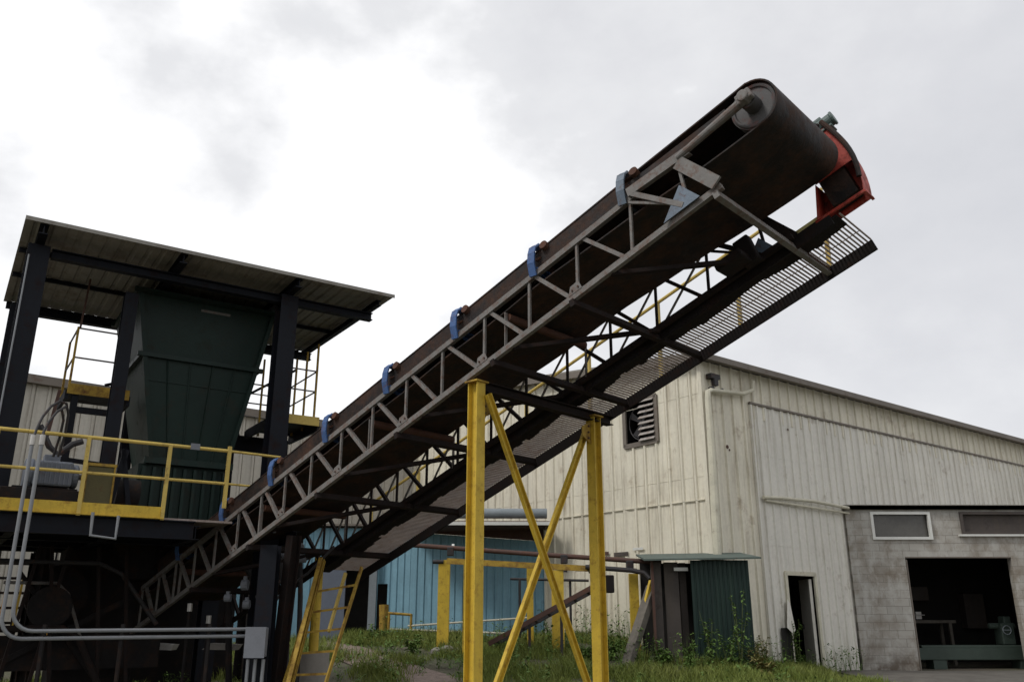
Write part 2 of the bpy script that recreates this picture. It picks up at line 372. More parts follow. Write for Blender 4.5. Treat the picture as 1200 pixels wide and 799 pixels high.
# vent: frame, fan, louvres
t = MB(); vs0, vs1, vz0, vz1 = vent
for a, b in (((vs0, vz0), (vs1, vz0)), ((vs0, vz1), (vs1, vz1)), ((vs0, vz0), (vs0, vz1)), ((vs1, vz0), (vs1, vz1))):
    t.bar(Lp(*a, .03), Lp(*b, .03), .12, .05, NL, .02)
vf = part(wh, 'vent', t, 'trim')
t = MB()
for i in range(8):
    z = vz0 + .10 + i*(vz1-vz0-.16)/7
    a, b = Lp(vs0+.04, z, .07), Lp(vs0+.56, z, .07)
    t.box((a+b)/2, (.52, .13, .018), (DL, (NL*.75 - V((0,0,.66))).normalized(), (NL*.66+V((0,0,.75))).normalized()))
part(vf, 'louvre', t, 'louvre')
t = MB(); t.box(Lp((vs0+vs1)/2, (vz0+vz1)/2, -.6), (1.3, .05, 1.4), (DL, NL, V((0,0,1))))
for s_ in (vs0-.03, vs1+.03): t.box(Lp(s_, (vz0+vz1)/2, -.31), (.04, .5, 1.4), (DL, NL, V((0,0,1))))
for z_ in (vz0-.04, vz1+.04): t.box(Lp((vs0+vs1)/2, z_, -.31), (1.1, .5, .04), (DL, NL, V((0,0,1)))); part(vf, 'duct_back', t, 'dark')
t = MB(); cc = Lp(2.08, (vz0+vz1)/2, -.08)
t.tube([cc + (DL*math.cos(a)+V((0,0,1))*math.sin(a))*.46 for a in [i*math.pi/12 for i in range(25)]], .016, 6, False)
for k in range(4):
    a = k*math.pi/2+.5; d = DL*math.cos(a)+V((0,0,1))*math.sin(a); q = DL*-math.sin(a)+V((0,0,1))*math.cos(a)
    t.add([cc+q*.03, cc+d*.4+q*.12+NL*.05, cc+d*.42-q*.06, cc-q*.03], [(0,1,2,3)])
part(vf, 'fan', t, 'darkpipe')
# downpipes, lamp, loose gutter
t = MB(); t.tube([Rp(1.75, 5.62+H, .22), Rp(1.72, 5.38+H, .2), Rp(1.4, 5.25+H, .16), Rp(.15, 5.14+H, .16), Rp(.02, 5.08+H, .17), Rp(0, 4.9+H, .17), Rp(-.02, 3.6+H, .19), Rp(-.06, 2.4+H, .2), Rp(-.1, 1.0+H, .2), Rp(-.1, .5, .2)], [.055,.055,.055,.06,.07,.075,.09,.10,.10,.10], 10)
part(wh, 'downpipe', t, 'pipewhite', smooth=True)
t = MB(); t.box(Rp(.35, 5.52+H, .10), (.34, .16, .12), (DR, NR, V((0,0,1)))); t.box(Rp(.35, 5.38+H, .14), (.14, .10, .18), (DR, NR, V((0,0,1))))
t.tube([Rp(.2, 5.2+H, .08), Rp(.2, 5.2+H, .2)], .05, 8); t.tube([Rp(.55, 5.2+H, .08), Rp(.55, 5.2+H, .2)], .05, 8)
part(wh, 'floodlight', t, 'darkpipe')
t = MB()
t.tube([Rp(1.9, 2.73+H, .12), Rp(2.6, 2.76+H, .14), Rp(3.9, 2.78+H, .18), Rp(5.2, 2.72+H, .22), Rp(6.5, 2.70+H, .16), Rp(8.6, 2.72+H, .12)], .045, 8)
part(wh, 'conduit', t, 'pipewhite', smooth=True, label='long white pipe sagging along the side wall')
t = MB(); t.tube([Rp(2.0, 2.66+H, .10), Rp(3.9, 2.62+H, .14), Rp(5.6, 2.58+H, .16), Rp(8.6, 2.66+H, .10)], .03, 8); part(wh, 'conduit', t, 'pipewhite', smooth=True)
for s_, z_, r_ in ((.75, 3.85+H, .05), (.82, 3.78+H, .03), (3.3, 4.6+H, .03)):
    part(wh, 'rust_hole', MB().tube([Rp(s_, z_, .05), Rp(s_, z_, .056)], r_, 8), 'rustpipe')
# door
t = MB()
for a, b in (((2.62, .1), (2.62, 2.46)), ((3.84, .1), (3.84, 2.46)), ((2.62, 2.46), (3.84, 2.46))): t.bar(Rp(*a, .04), Rp(*b, .04), .10, .05, NR, .02)
df = part(wh, 'door_frame', t, 'pipewhite')
t = MB(); hp = Rp(3.76, 0, -.06); ld = V((.02, 1, 0)).normalized()
t.box(V((hp.x, hp.y, 1.27)) + ld*.42, (.84, .07, 2.15), (ld, ld.cross(V((0,0,1))), V((0,0,1)))); dl = part(wh, 'door', t, 'white', label='white side door leaf standing open inwards')
t = MB(); t.box(V((hp.x, hp.y, 1.2)) + ld*.76 - DR*.06, (.04, .06, .12), (ld, ld.cross(V((0,0,1))), V((0,0,1)))); part(dl, 'handle', t, 'darkpipe')
t = MB(); q = [Rp(2.63, 1.75, .08), Rp(2.46, 1.85, .13), Rp(2.30, 1.2, .17), Rp(2.42, 1.05, .24), Rp(2.66, 1.15, .14)]
t.prism(q, NR*.008); part(wh, 'torn_panel', t, 'white', label='torn strip of cladding curling beside the door')
t = MB(); t.box(Rp(2.40, .62, .075), (.40, .01, 1.15), (DR, NR, V((0,0,1)))); part(wh, 'patch', t, 'dark', label='dark gap where cladding is missing')

# --- long pale building behind, on the left
LW = V((-26, 11.3, 0)); LD = V((6.4, 5.5, 0)).normalized(); LN = V((LD.y, -LD.x, 0))
lb = thing('warehouse', 'long pale ribbed metal building behind the hopper tower at left', 'building', (-13, 22.5, 0))
Llen = 31.5
part(lb, 'wall', ribwall(MB(), LW, LD, Llen, lambda s: 0, lambda s: 7.5, LN, .40, .05), 'cream_shaded')
t = MB(); a = LW + LN*.1 + V((0,0,7.55)); t.bar(a, a+LD*Llen, .26, .22); part(lb, 'eave_trim', t, 'trim')
t = MB(); a = LW+V((0,0,7.68)); b = a+LD*Llen; t.add([a+LN*.2, b+LN*.2, b-LN*9+V((0,0,.6)), a-LN*9+V((0,0,.6))], [(0,1,2,3)]); part(lb, 'roof', t, 'roofsheet')
t = MB(); a = LW-LN*9; b = a+LD*Llen; t.add([a, b, b+V((0,0,8.2)), a+V((0,0,8.2))], [(0,1,2,3)]); part(lb, 'wall', t, 'cream', label='rear wall')

# --- blue lean-to
bb = thing('shed', 'faded blue ribbed metal shed with a dark roof overhang beyond the pipe rack', 'building', (-3.0, 26, .9))
def bwall(a, b, zt0, zt1, ops=(), pitch=.24, mat='bluewall', label=None):
    a = V((*a, 0)); b = V((*b, 0)); L = (b-a).length; d = (b-a).normalized(); n = V((d.y, -d.x, 0))
    part(bb, 'wall', ribwall(MB(), a, d, L, lambda s: .5, lambda s: zt0+(zt1-zt0)*s/L, n, pitch, .022, ops), mat, label=label)
bwall((-3.0, 26.0), (.95, 24.7), 2.33+H, 1.95+H, label='blue front wall under the overhang')
bwall((-4.25, 26.6), (-3.0, 26.0), 2.5+H, 2.4+H, [(.27, .62, -1, .86+H)], label='paler blue wall with a narrow doorway')
bwall((-12.0, 26.0), (-4.25, 26.6), 2.5+H, 2.5+H, [(6.1, 7.75, -1, 1.55+H)])
t = MB()
for a, b in (((-6.2, 27.9), (-3.0, 27.6)), ((-3.0, 27.6), (1.5, 25.9))):
    a = V((*a, .3)); b = V((*b, .3)); t.add([a, b, b+V((0,0,3.2)), a+V((0,0,3.2))], [(0,1,2,3)])
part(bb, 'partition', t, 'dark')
t = MB(); t.box((-5.35, 26.25, 1.53+.35), (.85, .06, 2.35)); part(bb, 'door', t, 'greyblue', label='grey blue steel door panel')
t = MB(); t.box((-4.12, 26.3, 1.9), (.22, .14, 2.7)); part(bb, 'door_post', t, 'duct')
rf = MB(); z = 2.34+H
q = [V((-2.25, 23.35, z)), V((1.02, 23.35, z)), V((1.02, 24.75, z-.05)), V((-3.0, 26.3, z-.02)), V((-3.0, 25, z-.02))]
rf.prism(q, (0,0,.05)); ro = part(bb, 'roof', rf, 'rustpipe', label='dark brown roof overhang')
t = MB(); t.box((-.61, 23.30, z-.02), (3.34, .05, .09)); part(ro, 'fascia', t, 'whiteframe')
part(ro, 'soffit_board', MB().prism([V((-3.0, 26.03, 3.84)), V((.98, 24.74, 3.46)), V((.98, 24.74, 3.95)), V((-3.0, 26.03, 3.95))], (0,.03,0)), 'rustpipe')
part(ro, 'support_bar', MB().bar((.93, 23.4, z-.04), (.93, 24.7, z-.04), .05, .06), 'rustpipe')
rf = MB(); rf.prism([V((-12, 25.7, 4.05)), V((-4.2, 26.4, 4.05)), V((-3.0, 25.9, 3.98)), V((-3, 29, 4.2)), V((-12, 29, 4.2))], (0,0,.06)); part(bb, 'roof', rf, 'trim')
t = MB(); t.tube([(-2.1, 23.55, z+.27), (.95, 23.55, z+.27)], .135, 16); part(bb, 'duct', t, 'duct', smooth=True)

# --- concrete block annexe
ax0, ax1, ay = 8.95, 20.0, 23.25
an = thing('workshop', 'concrete block workshop with high windows and an open garage doorway', 'building', (ax0, ay, .1))
ops = [(9.6, 11.2, 1.89+H, 2.62+H), (12.0, 15.0, 2.03+H, 2.62+H), (10.4, 13.2, -.2, 1.45+H)]
top = 2.68+H
def wall_with_ops(mb, x0, x1, z0, z1, y, th, ops):
    xs = sorted({x0, x1} | {v for o in ops for v in o[:2]}); zs = sorted({z0, z1} | {v for o in ops for v in o[2:] if z0 < v < z1})
    for i in range(len(xs)-1):
        j = 0
        while j < len(zs)-1:
            def solid(j): 
                mx, mz = (xs[i]+xs[i+1])/2, (zs[j]+zs[j+1])/2
                return not any(o[0] < mx < o[1] and o[2] < mz < o[3] for o in ops)
            if not solid(j): j += 1; continue
            k = j
            while k+1 < len(zs)-1 and solid(k+1): k += 1
            mb.box(((xs[i]+xs[i+1])/2, y+th/2, (zs[j]+zs[k+1])/2), (xs[i+1]-xs[i], th, zs[k+1]-zs[j])); j = k+1
    return mb
part(an, 'wall', wall_with_ops(MB(), ax0, ax1, -.1, top, ay, .2, ops), 'block')
t = MB(); t.box((ax0+.1, ay+.2+.9, (top)/2), (.2, 1.8, top+.2)); t.box(((ax0+ax1)/2, ay+7, 2), (11, .1, 4.3)); part(an, 'wall', t, 'block', label='side and rear block walls')
t = MB(); t.box(((ax0+ax1)/2+.0, ay+3.5, top+.06), (ax1-ax0+.1, 7.2, .12)); part(an, 'roof', t, 'roofsheet')
t = MB(); t.bar((ax0-.05, ay-.06, top+.05), (ax1, ay-.06, top+.05), .08, .10); part(an, 'roof_edge', t, 'trim')
def window(x0, x1, z0, z1, mat, fm, nb):
    f = MB(); w = .07
    f.box(((x0+x1)/2, ay-.012, z0+w/2), (x1-x0, .09, w)); f.box(((x0+x1)/2, ay-.012, z1-w/2), (x1-x0, .09, w))
    f.box((x0+w/2, ay-.012, (z0+z1)/2), (w, .09, z1-z0-2*w)); f.box((x1-w/2, ay-.012, (z0+z1)/2), (w, .09, z1-z0-2*w))
    fo = part(an, 'window', f, fm)
    p = MB(); p.box(((x0+x1)/2, ay+.08, (z0+z1)/2), (x1-x0-2*w, .01, z1-z0-2*w)); part(fo, 'pane', p, mat)
window(*ops[0][:2], ops[0][2], ops[0][3], 'meshpane', 'whiteframe', 0)
window(*ops[1][:2], ops[1][2], ops[1][3], 'browndoor', 'browndoor', 0)
t = MB(); t.box((13.5, ay-.03, 2.03+H-.03), (3.2, .12, .05)); part(an, 'window_sill', t, 'whiteframe')
t = MB(); t.box((10.4+.025, ay+.1, .8), (.03, .22, 4.2-.05)); t.box((11.8, ay+.1, 1.435+H), (2.78, .21, .03)); part(an, 'door_frame', t, 'trim')
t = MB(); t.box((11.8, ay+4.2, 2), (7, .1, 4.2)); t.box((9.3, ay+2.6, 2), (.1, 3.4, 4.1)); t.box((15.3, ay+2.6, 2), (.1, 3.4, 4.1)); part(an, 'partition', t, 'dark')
for k_, (x_, z_, w_, h_) in enumerate(((10.9, 1.9, .5, .7), (12.3, 2.1, .7, .4), (14.0, 1.6, .6, 1.0))):
    single('storage_cabinet', MB().box((x_, ay+3.95, z_), (w_, .35, h_)), 'browndoor', ['narrow dim wall cabinet deep inside the left of the garage doorway', 'wide dim wall cabinet in the middle of the dark garage', 'tall dim cabinet at the back right of the dark garage'][k_], 'cabinet', (x_, ay+3.95, z_-h_/2), bevel=.01)
# machine inside the doorway
mc = thing('workshop_machine', 'low grey green machine bed just inside the garage doorway', 'machine', (12.6, ay+.9, .1))
t = MB(); t.box((12.5, ay+1.0, .50), (3.6, .5, .30)); t.box((12.5, ay+.95, .68), (3.3, .4, .08)); part(mc, 'bed', t, 'greenmachine', bevel=.02)
for x in (11.3, 13.6):
    t = MB(); t.box((x, ay+1.0, .2), (.35, .45, .30)); part(mc, 'leg', t, 'greenmachine')
t = MB(); t.box((13.3, ay+1.1, 1.0), (.35, .4, .55)); t.tube([(12.9, ay+1.1, 1.2), (13.6, ay+1.1, 1.2)], .08, 14); t.box((13.35, ay+1.1, 1.35), (.2,.3,.2)); part(mc, 'headstock', t, 'greenmachine', bevel=.03)
t = MB(); t.tube([(13.25+.11*math.cos(a), ay+.86, 1.1+.11*math.sin(a)) for a in [i*math.pi/8 for i in range(17)]], .012, 6, False); t.bar((13.14, ay+.86, 1.1), (13.36, ay+.86, 1.1), .02, .02); part(mc, 'handwheel', t, 'duct')
wb = thing('workbench', 'dark workbench with a bare metal vice deep inside the garage doorway', 'workbench', (11.6, ay+3.0, .1))
t = MB(); t.box((11.7, ay+3.0, 1.3), (2.2, .7, .08)); part(wb, 'top', t, 'timber')
for x in (10.75, 12.65):
    for y in (-.28, .28):
        t = MB(); t.box((x, ay+3+y, .68), (.08, .08, 1.16)); part(wb, 'leg', t, 'timber')
t = MB(); t.box((11.75, ay+2.75, 1.47), (.16, .22, .2)); t.tube([(11.6, ay+2.6, 1.48), (11.9, ay+2.6, 1.48)], .015, 6); part(wb, 'vice', t, 'silver')

# --- small green shed standing at the warehouse corner
gs = thing('lean_to_shed', 'small dark green corrugated shed with grey brown doors at the warehouse corner', 'shed', (4.0, 18.8, .5))
z1 = 1.10+H
part(gs, 'wall', ribwall(MB(), (3.80, 18.8), (1,0), 1.24, lambda s: .25, lambda s: z1, (0,-1), .10, .02), 'greenshed', label='dark green corrugated front panel')
part(gs, 'wall', ribwall(MB(), (5.03, 18.8), (-.18,1.6), 1.5, lambda s: .25, lambda s: z1, (1,.1), .10, .015), 'greenshed')
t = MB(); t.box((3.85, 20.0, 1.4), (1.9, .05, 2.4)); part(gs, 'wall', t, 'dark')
t = MB(); t.box((3.09, 19.0, 1.42), (.22, .05, 2.3)); part(gs, 'door', t, 'browndoor', label='narrow grey door leaf')
t = MB(); t.box((3.43, 19.06, 1.42), (.30, .05, 2.3)); part(gs, 'door', t, 'browndoor')
t = MB(); t.box((3.71, 19.25, 1.42), (.14, .05, 2.3)); part(gs, 'door', t, 'browndoor')
t = MB(); t.box((3.00, 18.9, 1.42), (.05, .08, 2.35)); part(gs, 'post', t, 'rustpipe')
t = MB(); t.box((3.62, 18.92, 2.42), (.30, .03, .07)); part(gs, 'sign_strip', t, 'whiteframe', label='short pale strip over the doors')
t = MB(); t.prism([(2.80, 18.62, z1-.02), (5.28, 18.62, z1+.02), (5.25, 20.2, z1+.22), (2.85, 20.2, z1+.18)], (0,0,.035)); part(gs, 'roof', t, 'greenroof')

# ================================================================ CONVEYOR
O = V((-5.27, 14.0, .235+H)); E = V((.741, -.671, 0)); KS = .3754; W = V((.671, .741, 0))
AL = math.atan(KS); AX = V((E.x*math.cos(AL), E.y*math.cos(AL), math.sin(AL))); UPN = V((-E.x*math.sin(AL), -E.y*math.sin(AL), math.cos(AL)))
def cp(t, w, h=0): return O + E*t + V((0,0,KS*t)) + W*w + V((0,0,h))
cv = thing('belt_conveyor', 'long rusty truss belt conveyor rising from the hopper tower to upper right', 'conveyor', tuple(V((O.x, O.y, 0))))
TT, TW = .62, 1.55
T0, T1 = -1.4, 8.85
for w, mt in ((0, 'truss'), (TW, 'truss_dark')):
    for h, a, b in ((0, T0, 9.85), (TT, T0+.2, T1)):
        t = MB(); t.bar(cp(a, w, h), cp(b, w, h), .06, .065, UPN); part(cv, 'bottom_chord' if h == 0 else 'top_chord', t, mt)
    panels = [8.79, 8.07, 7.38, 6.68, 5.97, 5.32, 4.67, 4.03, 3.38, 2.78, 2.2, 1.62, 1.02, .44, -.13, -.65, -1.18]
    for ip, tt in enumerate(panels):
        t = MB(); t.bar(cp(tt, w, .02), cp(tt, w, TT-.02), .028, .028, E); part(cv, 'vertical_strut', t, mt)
        if ip+1 < len(panels):
            gp = tt - panels[ip+1]
            t = MB(); t.bar(cp(tt-gp+.09, w+.012, TT-.02), cp(tt-.09, w+.012, .02), .045, .05, W); part(cv, 'diagonal_brace', t, mt)
for ip in range(0, 14):
    a_, b_ = panels[ip], panels[ip+1]
    t = MB(); t.bar(cp(b_+.06, TW+.05, .03), cp(a_-.06, TW+.05, TT-.03), .022, .022, W); part(cv, 'tie_rod', t, 'truss')
# lower lateral bracing and cross members carrying the walkway
k = 0
for tt in [9.80, 8.02, 6.85, 5.2, 3.6, 2.0, .5]:
    t = MB(); t.bar(cp(tt, -.05, -.07), cp(tt, 2.72 if tt > 1.5 else 1.6, -.07), .06, .08, UPN); part(cv, 'outrigger', t, 'truss' if tt > 9 else 'truss_dark'); k += 1
for i, tt in enumerate([8.5, 7.1, 5.6, 4.1, 2.6, 1.0]):
    t = MB(); t.bar(cp(tt, .02, -.03), cp(tt+1.0, TW, -.03), .045, .05, UPN); part(cv, 'lateral_brace', t, 'truss_dark')
for tt in [8.79-1.36*i for i in range(8)]:
    t = MB(); t.bar(cp(tt, .04, TT-.03), cp(tt, TW-.04, TT-.03), .05, .05, UPN); part(cv, 'cross_member', t, 'truss_dark')
# belt: one loop, troughed above, flat below, wrapped round both pulleys
PR = .262; TP = 10.22; HP = .62
pc = lambda t, h: cp(t, 0, h)
def belt_mesh():
    mb = MB(); path = []     # (base point, normal, trough amount)
    wb0, wb1 = .02, 1.50
    n = 46
    for i in range(n+1):
        t_ = -1.3 + (TP-.05+1.3)*i/n
        flat = sm(8.6, 10.1, t_)
        base = cp(t_, 0, .66*(1-flat) + (HP+PR/math.cos(AL))*flat); path.append((base, UPN, 1-flat))
    c = cp(TP, 0, HP)
    for i in range(1, 16):
        a = math.pi/2 - math.pi*i/16; d = AX*math.cos(a) + UPN*math.sin(a); path.append((c + d*PR, d, 0))
    for i in range(n+1):
        t_ = TP - (TP+1.3)*i/n
        sag = .02*math.sin(t_*2.1)**2
        f = sm(7.6, 10.3, t_)
        path.append((cp(t_, 0, (.49-sag)*(1-f) + (HP-PR/math.cos(AL))*f), -UPN, 0))
    c2 = cp(-1.3, 0, .575)
    for i in range(1, 8):
        a = -math.pi/2 - math.pi*i/8; path.append((c2 + (AX*math.cos(a)+UPN*math.sin(a))*.085, AX*math.cos(a)+UPN*math.sin(a), 0))
    prof = [(0, .24), (.10, .175), (.24, .085), (.38, .012), (.48, 0), (.62, 0), (.82, 0), (.96, 0), (1.06, .012), (1.20, .085), (1.34, .175), (1.44, .24)]
    vs = []; m = len(prof)
    for s_ in (0, 1):
        for base, nn, tr in path:
            for x, y in prof: vs.append(base + W*(wb0+x) + UPN*(y*tr) - nn*(.016*s_) )
    N_ = len(path); fs = []; off = N_*m
    for i in range(N_):
        j = (i+1) % N_
        for k in range(m-1):
            fs.append((i*m+k, i*m+k+1, j*m+k+1, j*m+k)); fs.append((off+i*m+k, off+j*m+k, off+j*m+k+1, off+i*m+k+1))
        fs.append((i*m, j*m, off+j*m, off+i*m)); fs.append((i*m+m-1, off+i*m+m-1, off+j*m+m-1, j*m+m-1))
    return mb.add(vs, fs)
part(cv, 'belt', belt_mesh(), 'belt', smooth=True)
# skirt strip that forms the dark upper edge of the belt line
for w in (.03, TW-.03):
    t = MB(); t.bar(cp(-.8, w, .785), cp(8.72, w, .785), .014, .19, UPN); t.bar(cp(8.72, w, .785), cp(9.95, w, .735), .014, .12, UPN); part(cv, 'skirt_board', t, 'belt')
# head pulley, tail pulley
t = MB(); c = cp(TP, 0, HP); t.tube([c+W*.07, c+W*1.40], .244, 32); hp_ = part(cv, 'head_pulley', t, 'pulleyface', smooth=True)
t = MB()
t.tube([c-W*.08, c+W*.08], .085, 18)
t.tube([c+W*.065+(AX*math.cos(a)+UPN*math.sin(a))*.215 for a in [i*math.pi/16 for i in range(33)]], .02, 8, False); part(hp_, 'hub', t, 'pulleyface', smooth=True)
t = MB(); t.tube([c-W*.17, c+W*1.9], .03, 12); part(hp_, 'shaft', t, 'truss', smooth=True)
t = MB(); c2 = cp(-1.3, 0, .575); t.tube([c2+W*.02, c2+W*1.54], .07, 24); part(cv, 'tail_pulley', t, 'roller', smooth=True)
for ip in range(1, 12, 2):
    for w_ in (-.035,):
        g_ = part(cv, 'gusset', MB().prism([cp(panels[ip]-.10, w_, .03), cp(panels[ip]+.08, w_, .03), cp(panels[ip]+.03, w_, .14), cp(panels[ip]-.08, w_, .13)], W*.006), 'truss')
        for d_ in (-.05, .03): q_ = cp(panels[ip]+d_, w_, .07); part(g_, 'bolt', MB().tube([q_-W*.014, q_], .011, 6), 'rustpipe')
# head frame: take-up beams, bearing blocks, gussets and posts
for w, mt in ((-.07, 'truss'), (TW+.07, 'truss_dark')):
    t = MB(); t.channel(cp(8.80, w, .66), cp(9.55, w, .60), .10, .05, up=UPN, side=-1 if w < 0 else 1); t.tube([cp(9.42, w, .60), cp(9.8, w-.015, .61), cp(TP, w-.03, HP)], [.035,.04,.05], 12); hb = part(cv, 'take_up_beam', t, mt)
    t = MB(); cc = cp(TP, w-.06 if w < 0 else w+.06, HP); t.box(cc, (.16, .08, .11), (AX, W, UPN)); t.tube([cc-W*.06, cc+W*.06], .06, 16); part(hb, 'bearing_block', t, 'truss', bevel=.015)
    t = MB(); t.bar(cp(9.42, w, .55), cp(9.83, w, .02), .14, .03, W); part(cv, 'head_post', t, mt)
    t = MB(); t.bar(cp(8.85, w+.02, TT), cp(9.45, w+.02, .06), .055, .05, W); part(cv, 'diagonal_brace', t, mt)
    t = MB(); t.bar(cp(8.80, w+.03, TT-.06), cp(9.40, w+.03, .12), .028, .028, W); t.bar(cp(9.42, w+.02, .52), cp(9.5, w+.02, .04), .03, .03, W); part(cv, 'diagonal_brace', t, mt)
    t = MB(); t.prism([cp(9.22, w, .02), cp(9.64, w, .02), cp(9.42, w, .30)], W*.012); part(cv, 'gusset', t, 'bluegrey')
# dark dribble hood wrapped under the head
# troughing idlers
idl = []
for k in range(8):
    tt = 8.72 - 1.25*k
    c0 = lambda w, h: cp(tt, w, h)
    mt = 'bluegrey' if k == 0 else 'blue'
    t = MB(); t.bar(c0(-.02, .675), c0(TW+.02, .675), .10, .02, UPN)
    idr = part(cv, 'idler_frame', t, mt)
    for s_, wa in ((1, -.04), (-1, TW+.04)):
        t = MB(); pts = [c0(wa, .60), c0(wa-.035*s_, .74), c0(wa-.03*s_, .86), c0(wa-.005*s_, .94), c0(wa+.05*s_, .985)]
        for a, b in zip(pts[:-1], pts[1:]): t.bar(a, b, .10, .018, W*s_, .006)
        t.bar(c0(wa+.04*s_, .98), c0(wa+.12*s_, .965), .10, .014, UPN)
        t.bar(c0(wa, .68), c0(wa+.28*s_, .60), .04, .012, UPN)
        part(idr, 'bracket', t, mt)
    for wa, wb in ((-.02, .09), (TW-.09, TW+.02)):
        t = MB(); t.tube([cp(tt+.13, wa, .905), cp(tt+.13, wb, .875)], .052, 14); part(idr, 'roller', t, 'roller', smooth=True)
    for a, b in (((.03, .885), (.45, .70)), ((.52, .635), (1.03, .635)), ((1.52, .885), (1.10, .70))):
        t = MB(); pa, pb = c0(*a), c0(*b); dd = (pb-pa).normalized()
        if a[0] in (.03, 1.52): pa = c0(a[0], .90); pa = pa + UPN*-.0; pb = pb - UPN*.06; pa = pa - UPN*.055
        t.tube([pa, pb], .055, 14); part(idr, 'roller', t, 'roller', smooth=True)
# return rollers with hangers
for tt in (7.0, 4.6, 2.2, 0):
    t = MB(); t.tube([cp(tt, .05, .41), cp(tt, 1.50, .41)], .05, 14); rr = part(cv, 'return_roller', t, 'roller', smooth=True)
    t = MB(); t.bar(cp(tt, .02, .0), cp(tt, .02, .46), .04, .012, E); t.bar(cp(tt, 1.53, .0), cp(tt, 1.53, .46), .04, .012, E); part(rr, 'hanger', t, 'truss')
t = MB(); t.box(cp(9.35, 1.45, .12), (.20, .12, .34), (AX, W, UPN)); t.box(cp(9.25, 1.3, .0), (.34, .3, .10), (AX, W, UPN)); part(cv, 'tensioner', t, 'channel', bevel=.02)
# walkway
part(cv, 'kick_plate', MB().bar(cp(1.3, 1.70, .085), cp(10.1, 1.70, .085), .014, .07, UPN), 'pale_yellow')
ww = part(cv, 'walkway', MB().bar(cp(1.2, 2.62, -.085), cp(10.36, 2.62, -.085), .03, .14, UPN), 'channel')
t = MB(); t.bar(cp(.6, 1.66, -.03), cp(10.25, 1.66, -.03), .03, .15, UPN); part(ww, 'stringer', t, 'channel')
t = MB()      # checker plate with a ragged, dirt-caked outer edge
tt = 1.2
while tt < 10.2:
    e_ = 2.0 + .12*noise.noise(V((tt*1.7, 0, 0))) + .07*noise.noise(V((tt*7, 5, 0)))
    t.box(cp(tt+.05, (1.68+e_)/2, -.015+.004*math.sin(tt*50)), (.1068, e_-1.68, .02), (AX, W, UPN)); tt += .1
part(ww, 'deck_plate', t, 'channel')
t = MB(); tt = 1.3
while tt < 10.33:
    t.bar(cp(tt, 1.70, -.01), cp(tt, 2.598, -.01), .017, .02, UPN); tt += .042
t.bar(cp(1.25, 2.3, .008), cp(10.33, 2.3, .008), .006, .008, UPN)
part(ww, 'grating', t, 'grating')
t = MB()
for tt in (8.0, 9.8): t.bar(cp(tt+.02, 2.0, -.045), cp(tt+.02, 2.6, -.045), .02, .04, UPN)
part(ww, 'bearer', t, 'rustpipe')
# handrail on the far side
t = MB(); t.tube([cp(1.4, 2.62, 1.05), cp(9.05, 2.66, 1.05)], .024, 8); t.tube([cp(1.4, 2.66, .55), cp(9.7, 2.66, .55)], .02, 8)
hr = part(cv, 'handrail', t, 'yellow_rail')
tt = 1.4
while tt < 9.9:
    t = MB(); t.bar(cp(tt, 2.66, 0), cp(tt, 2.66, 1.05), .045, .045, E); part(hr, 'post', t, 'yellow_rail'); tt += 1.2
# drive: motor, belt guard
t = MB(); a = cp(TP+.02, 1.72, 1.13); t.tube([a-AX*.12, a+AX*.14], .075, 18); t.tube([a+AX*.14, a+AX*.17], .085, 18); t.box(a-UPN*.10, (.24, .16, .03), (AX, W, UPN)); t.box(a+UPN*.085, (.1, .07, .04), (AX, W, UPN)); part(cv, 'motor', t, 'motorgreen', smooth=False, bevel=.008)
t = MB(); t.box(cp(TP-.10, 1.66, .82), (.30, .12, .42), (AX, W, UPN)); t.bar(cp(TP-.05, 1.45, .83), cp(TP+.06, 1.45, 1.02), .12, .05, W); part(cv, 'gearbox', t, 'channel', bevel=.03)
def guard():
    mb = MB(); n = 12; out = []; inn = []
    for i in range(n+1):
        f = i/n; h = 1.06 - 1.02*f
        r_ = TP + .10 + .30*math.sin(min(1, f*1.0)*math.pi/2)**1.0; l_ = TP - .06 - .06*f
        out.append((r_, h)); inn.append((l_, h))
    for i in range(n):
        for w, a in ((1.66, 1), (1.90, -1)):
            q = [cp(*(inn[i][0], w, inn[i][1])), cp(out[i][0], w, out[i][1]), cp(out[i+1][0], w, out[i+1][1]), cp(inn[i+1][0], w, inn[i+1][1])]
            if w == 1.66 and i > 6: continue
            mb.prism(q, W*.006)
        q = [cp(out[i][0], 1.66, out[i][1]), cp(out[i][0], 1.90, out[i][1]), cp(out[i+1][0], 1.90, out[i+1][1]), cp(out[i+1][0], 1.66, out[i+1][1])]; mb.prism(q, AX*.006)
        if i > 6: q = [cp(inn[i][0], 1.66, inn[i][1]), cp(inn[i][0], 1.90, inn[i][1]), cp(inn[i+1][0], 1.90, inn[i+1][1]), cp(inn[i+1][0], 1.66, inn[i+1][1])]; mb.prism(q, AX*-.006)
    mb.bar(cp(TP-.14, 1.66, .04), cp(TP+.41, 1.66, .03), .03, .03, UPN); mb.bar(cp(TP+.41, 1.66, .03), cp(TP+.41, 1.91, .03), .03, .03, UPN)
    return mb
gd = part(cv, 'drive_guard', guard(), 'red')
t = MB(); t.tube([cp(TP+.06+.33*math.sin(f/10*math.pi/2), 1.62, 1.12-.92*f/10) for f in range(11)], .028, 8); t.box(cp(TP+.10, 1.78, .40), (.30, .18, .55), (AX, W, UPN)); part(gd, 'drive_belt', t, 'belt')
# belt scraper at the head

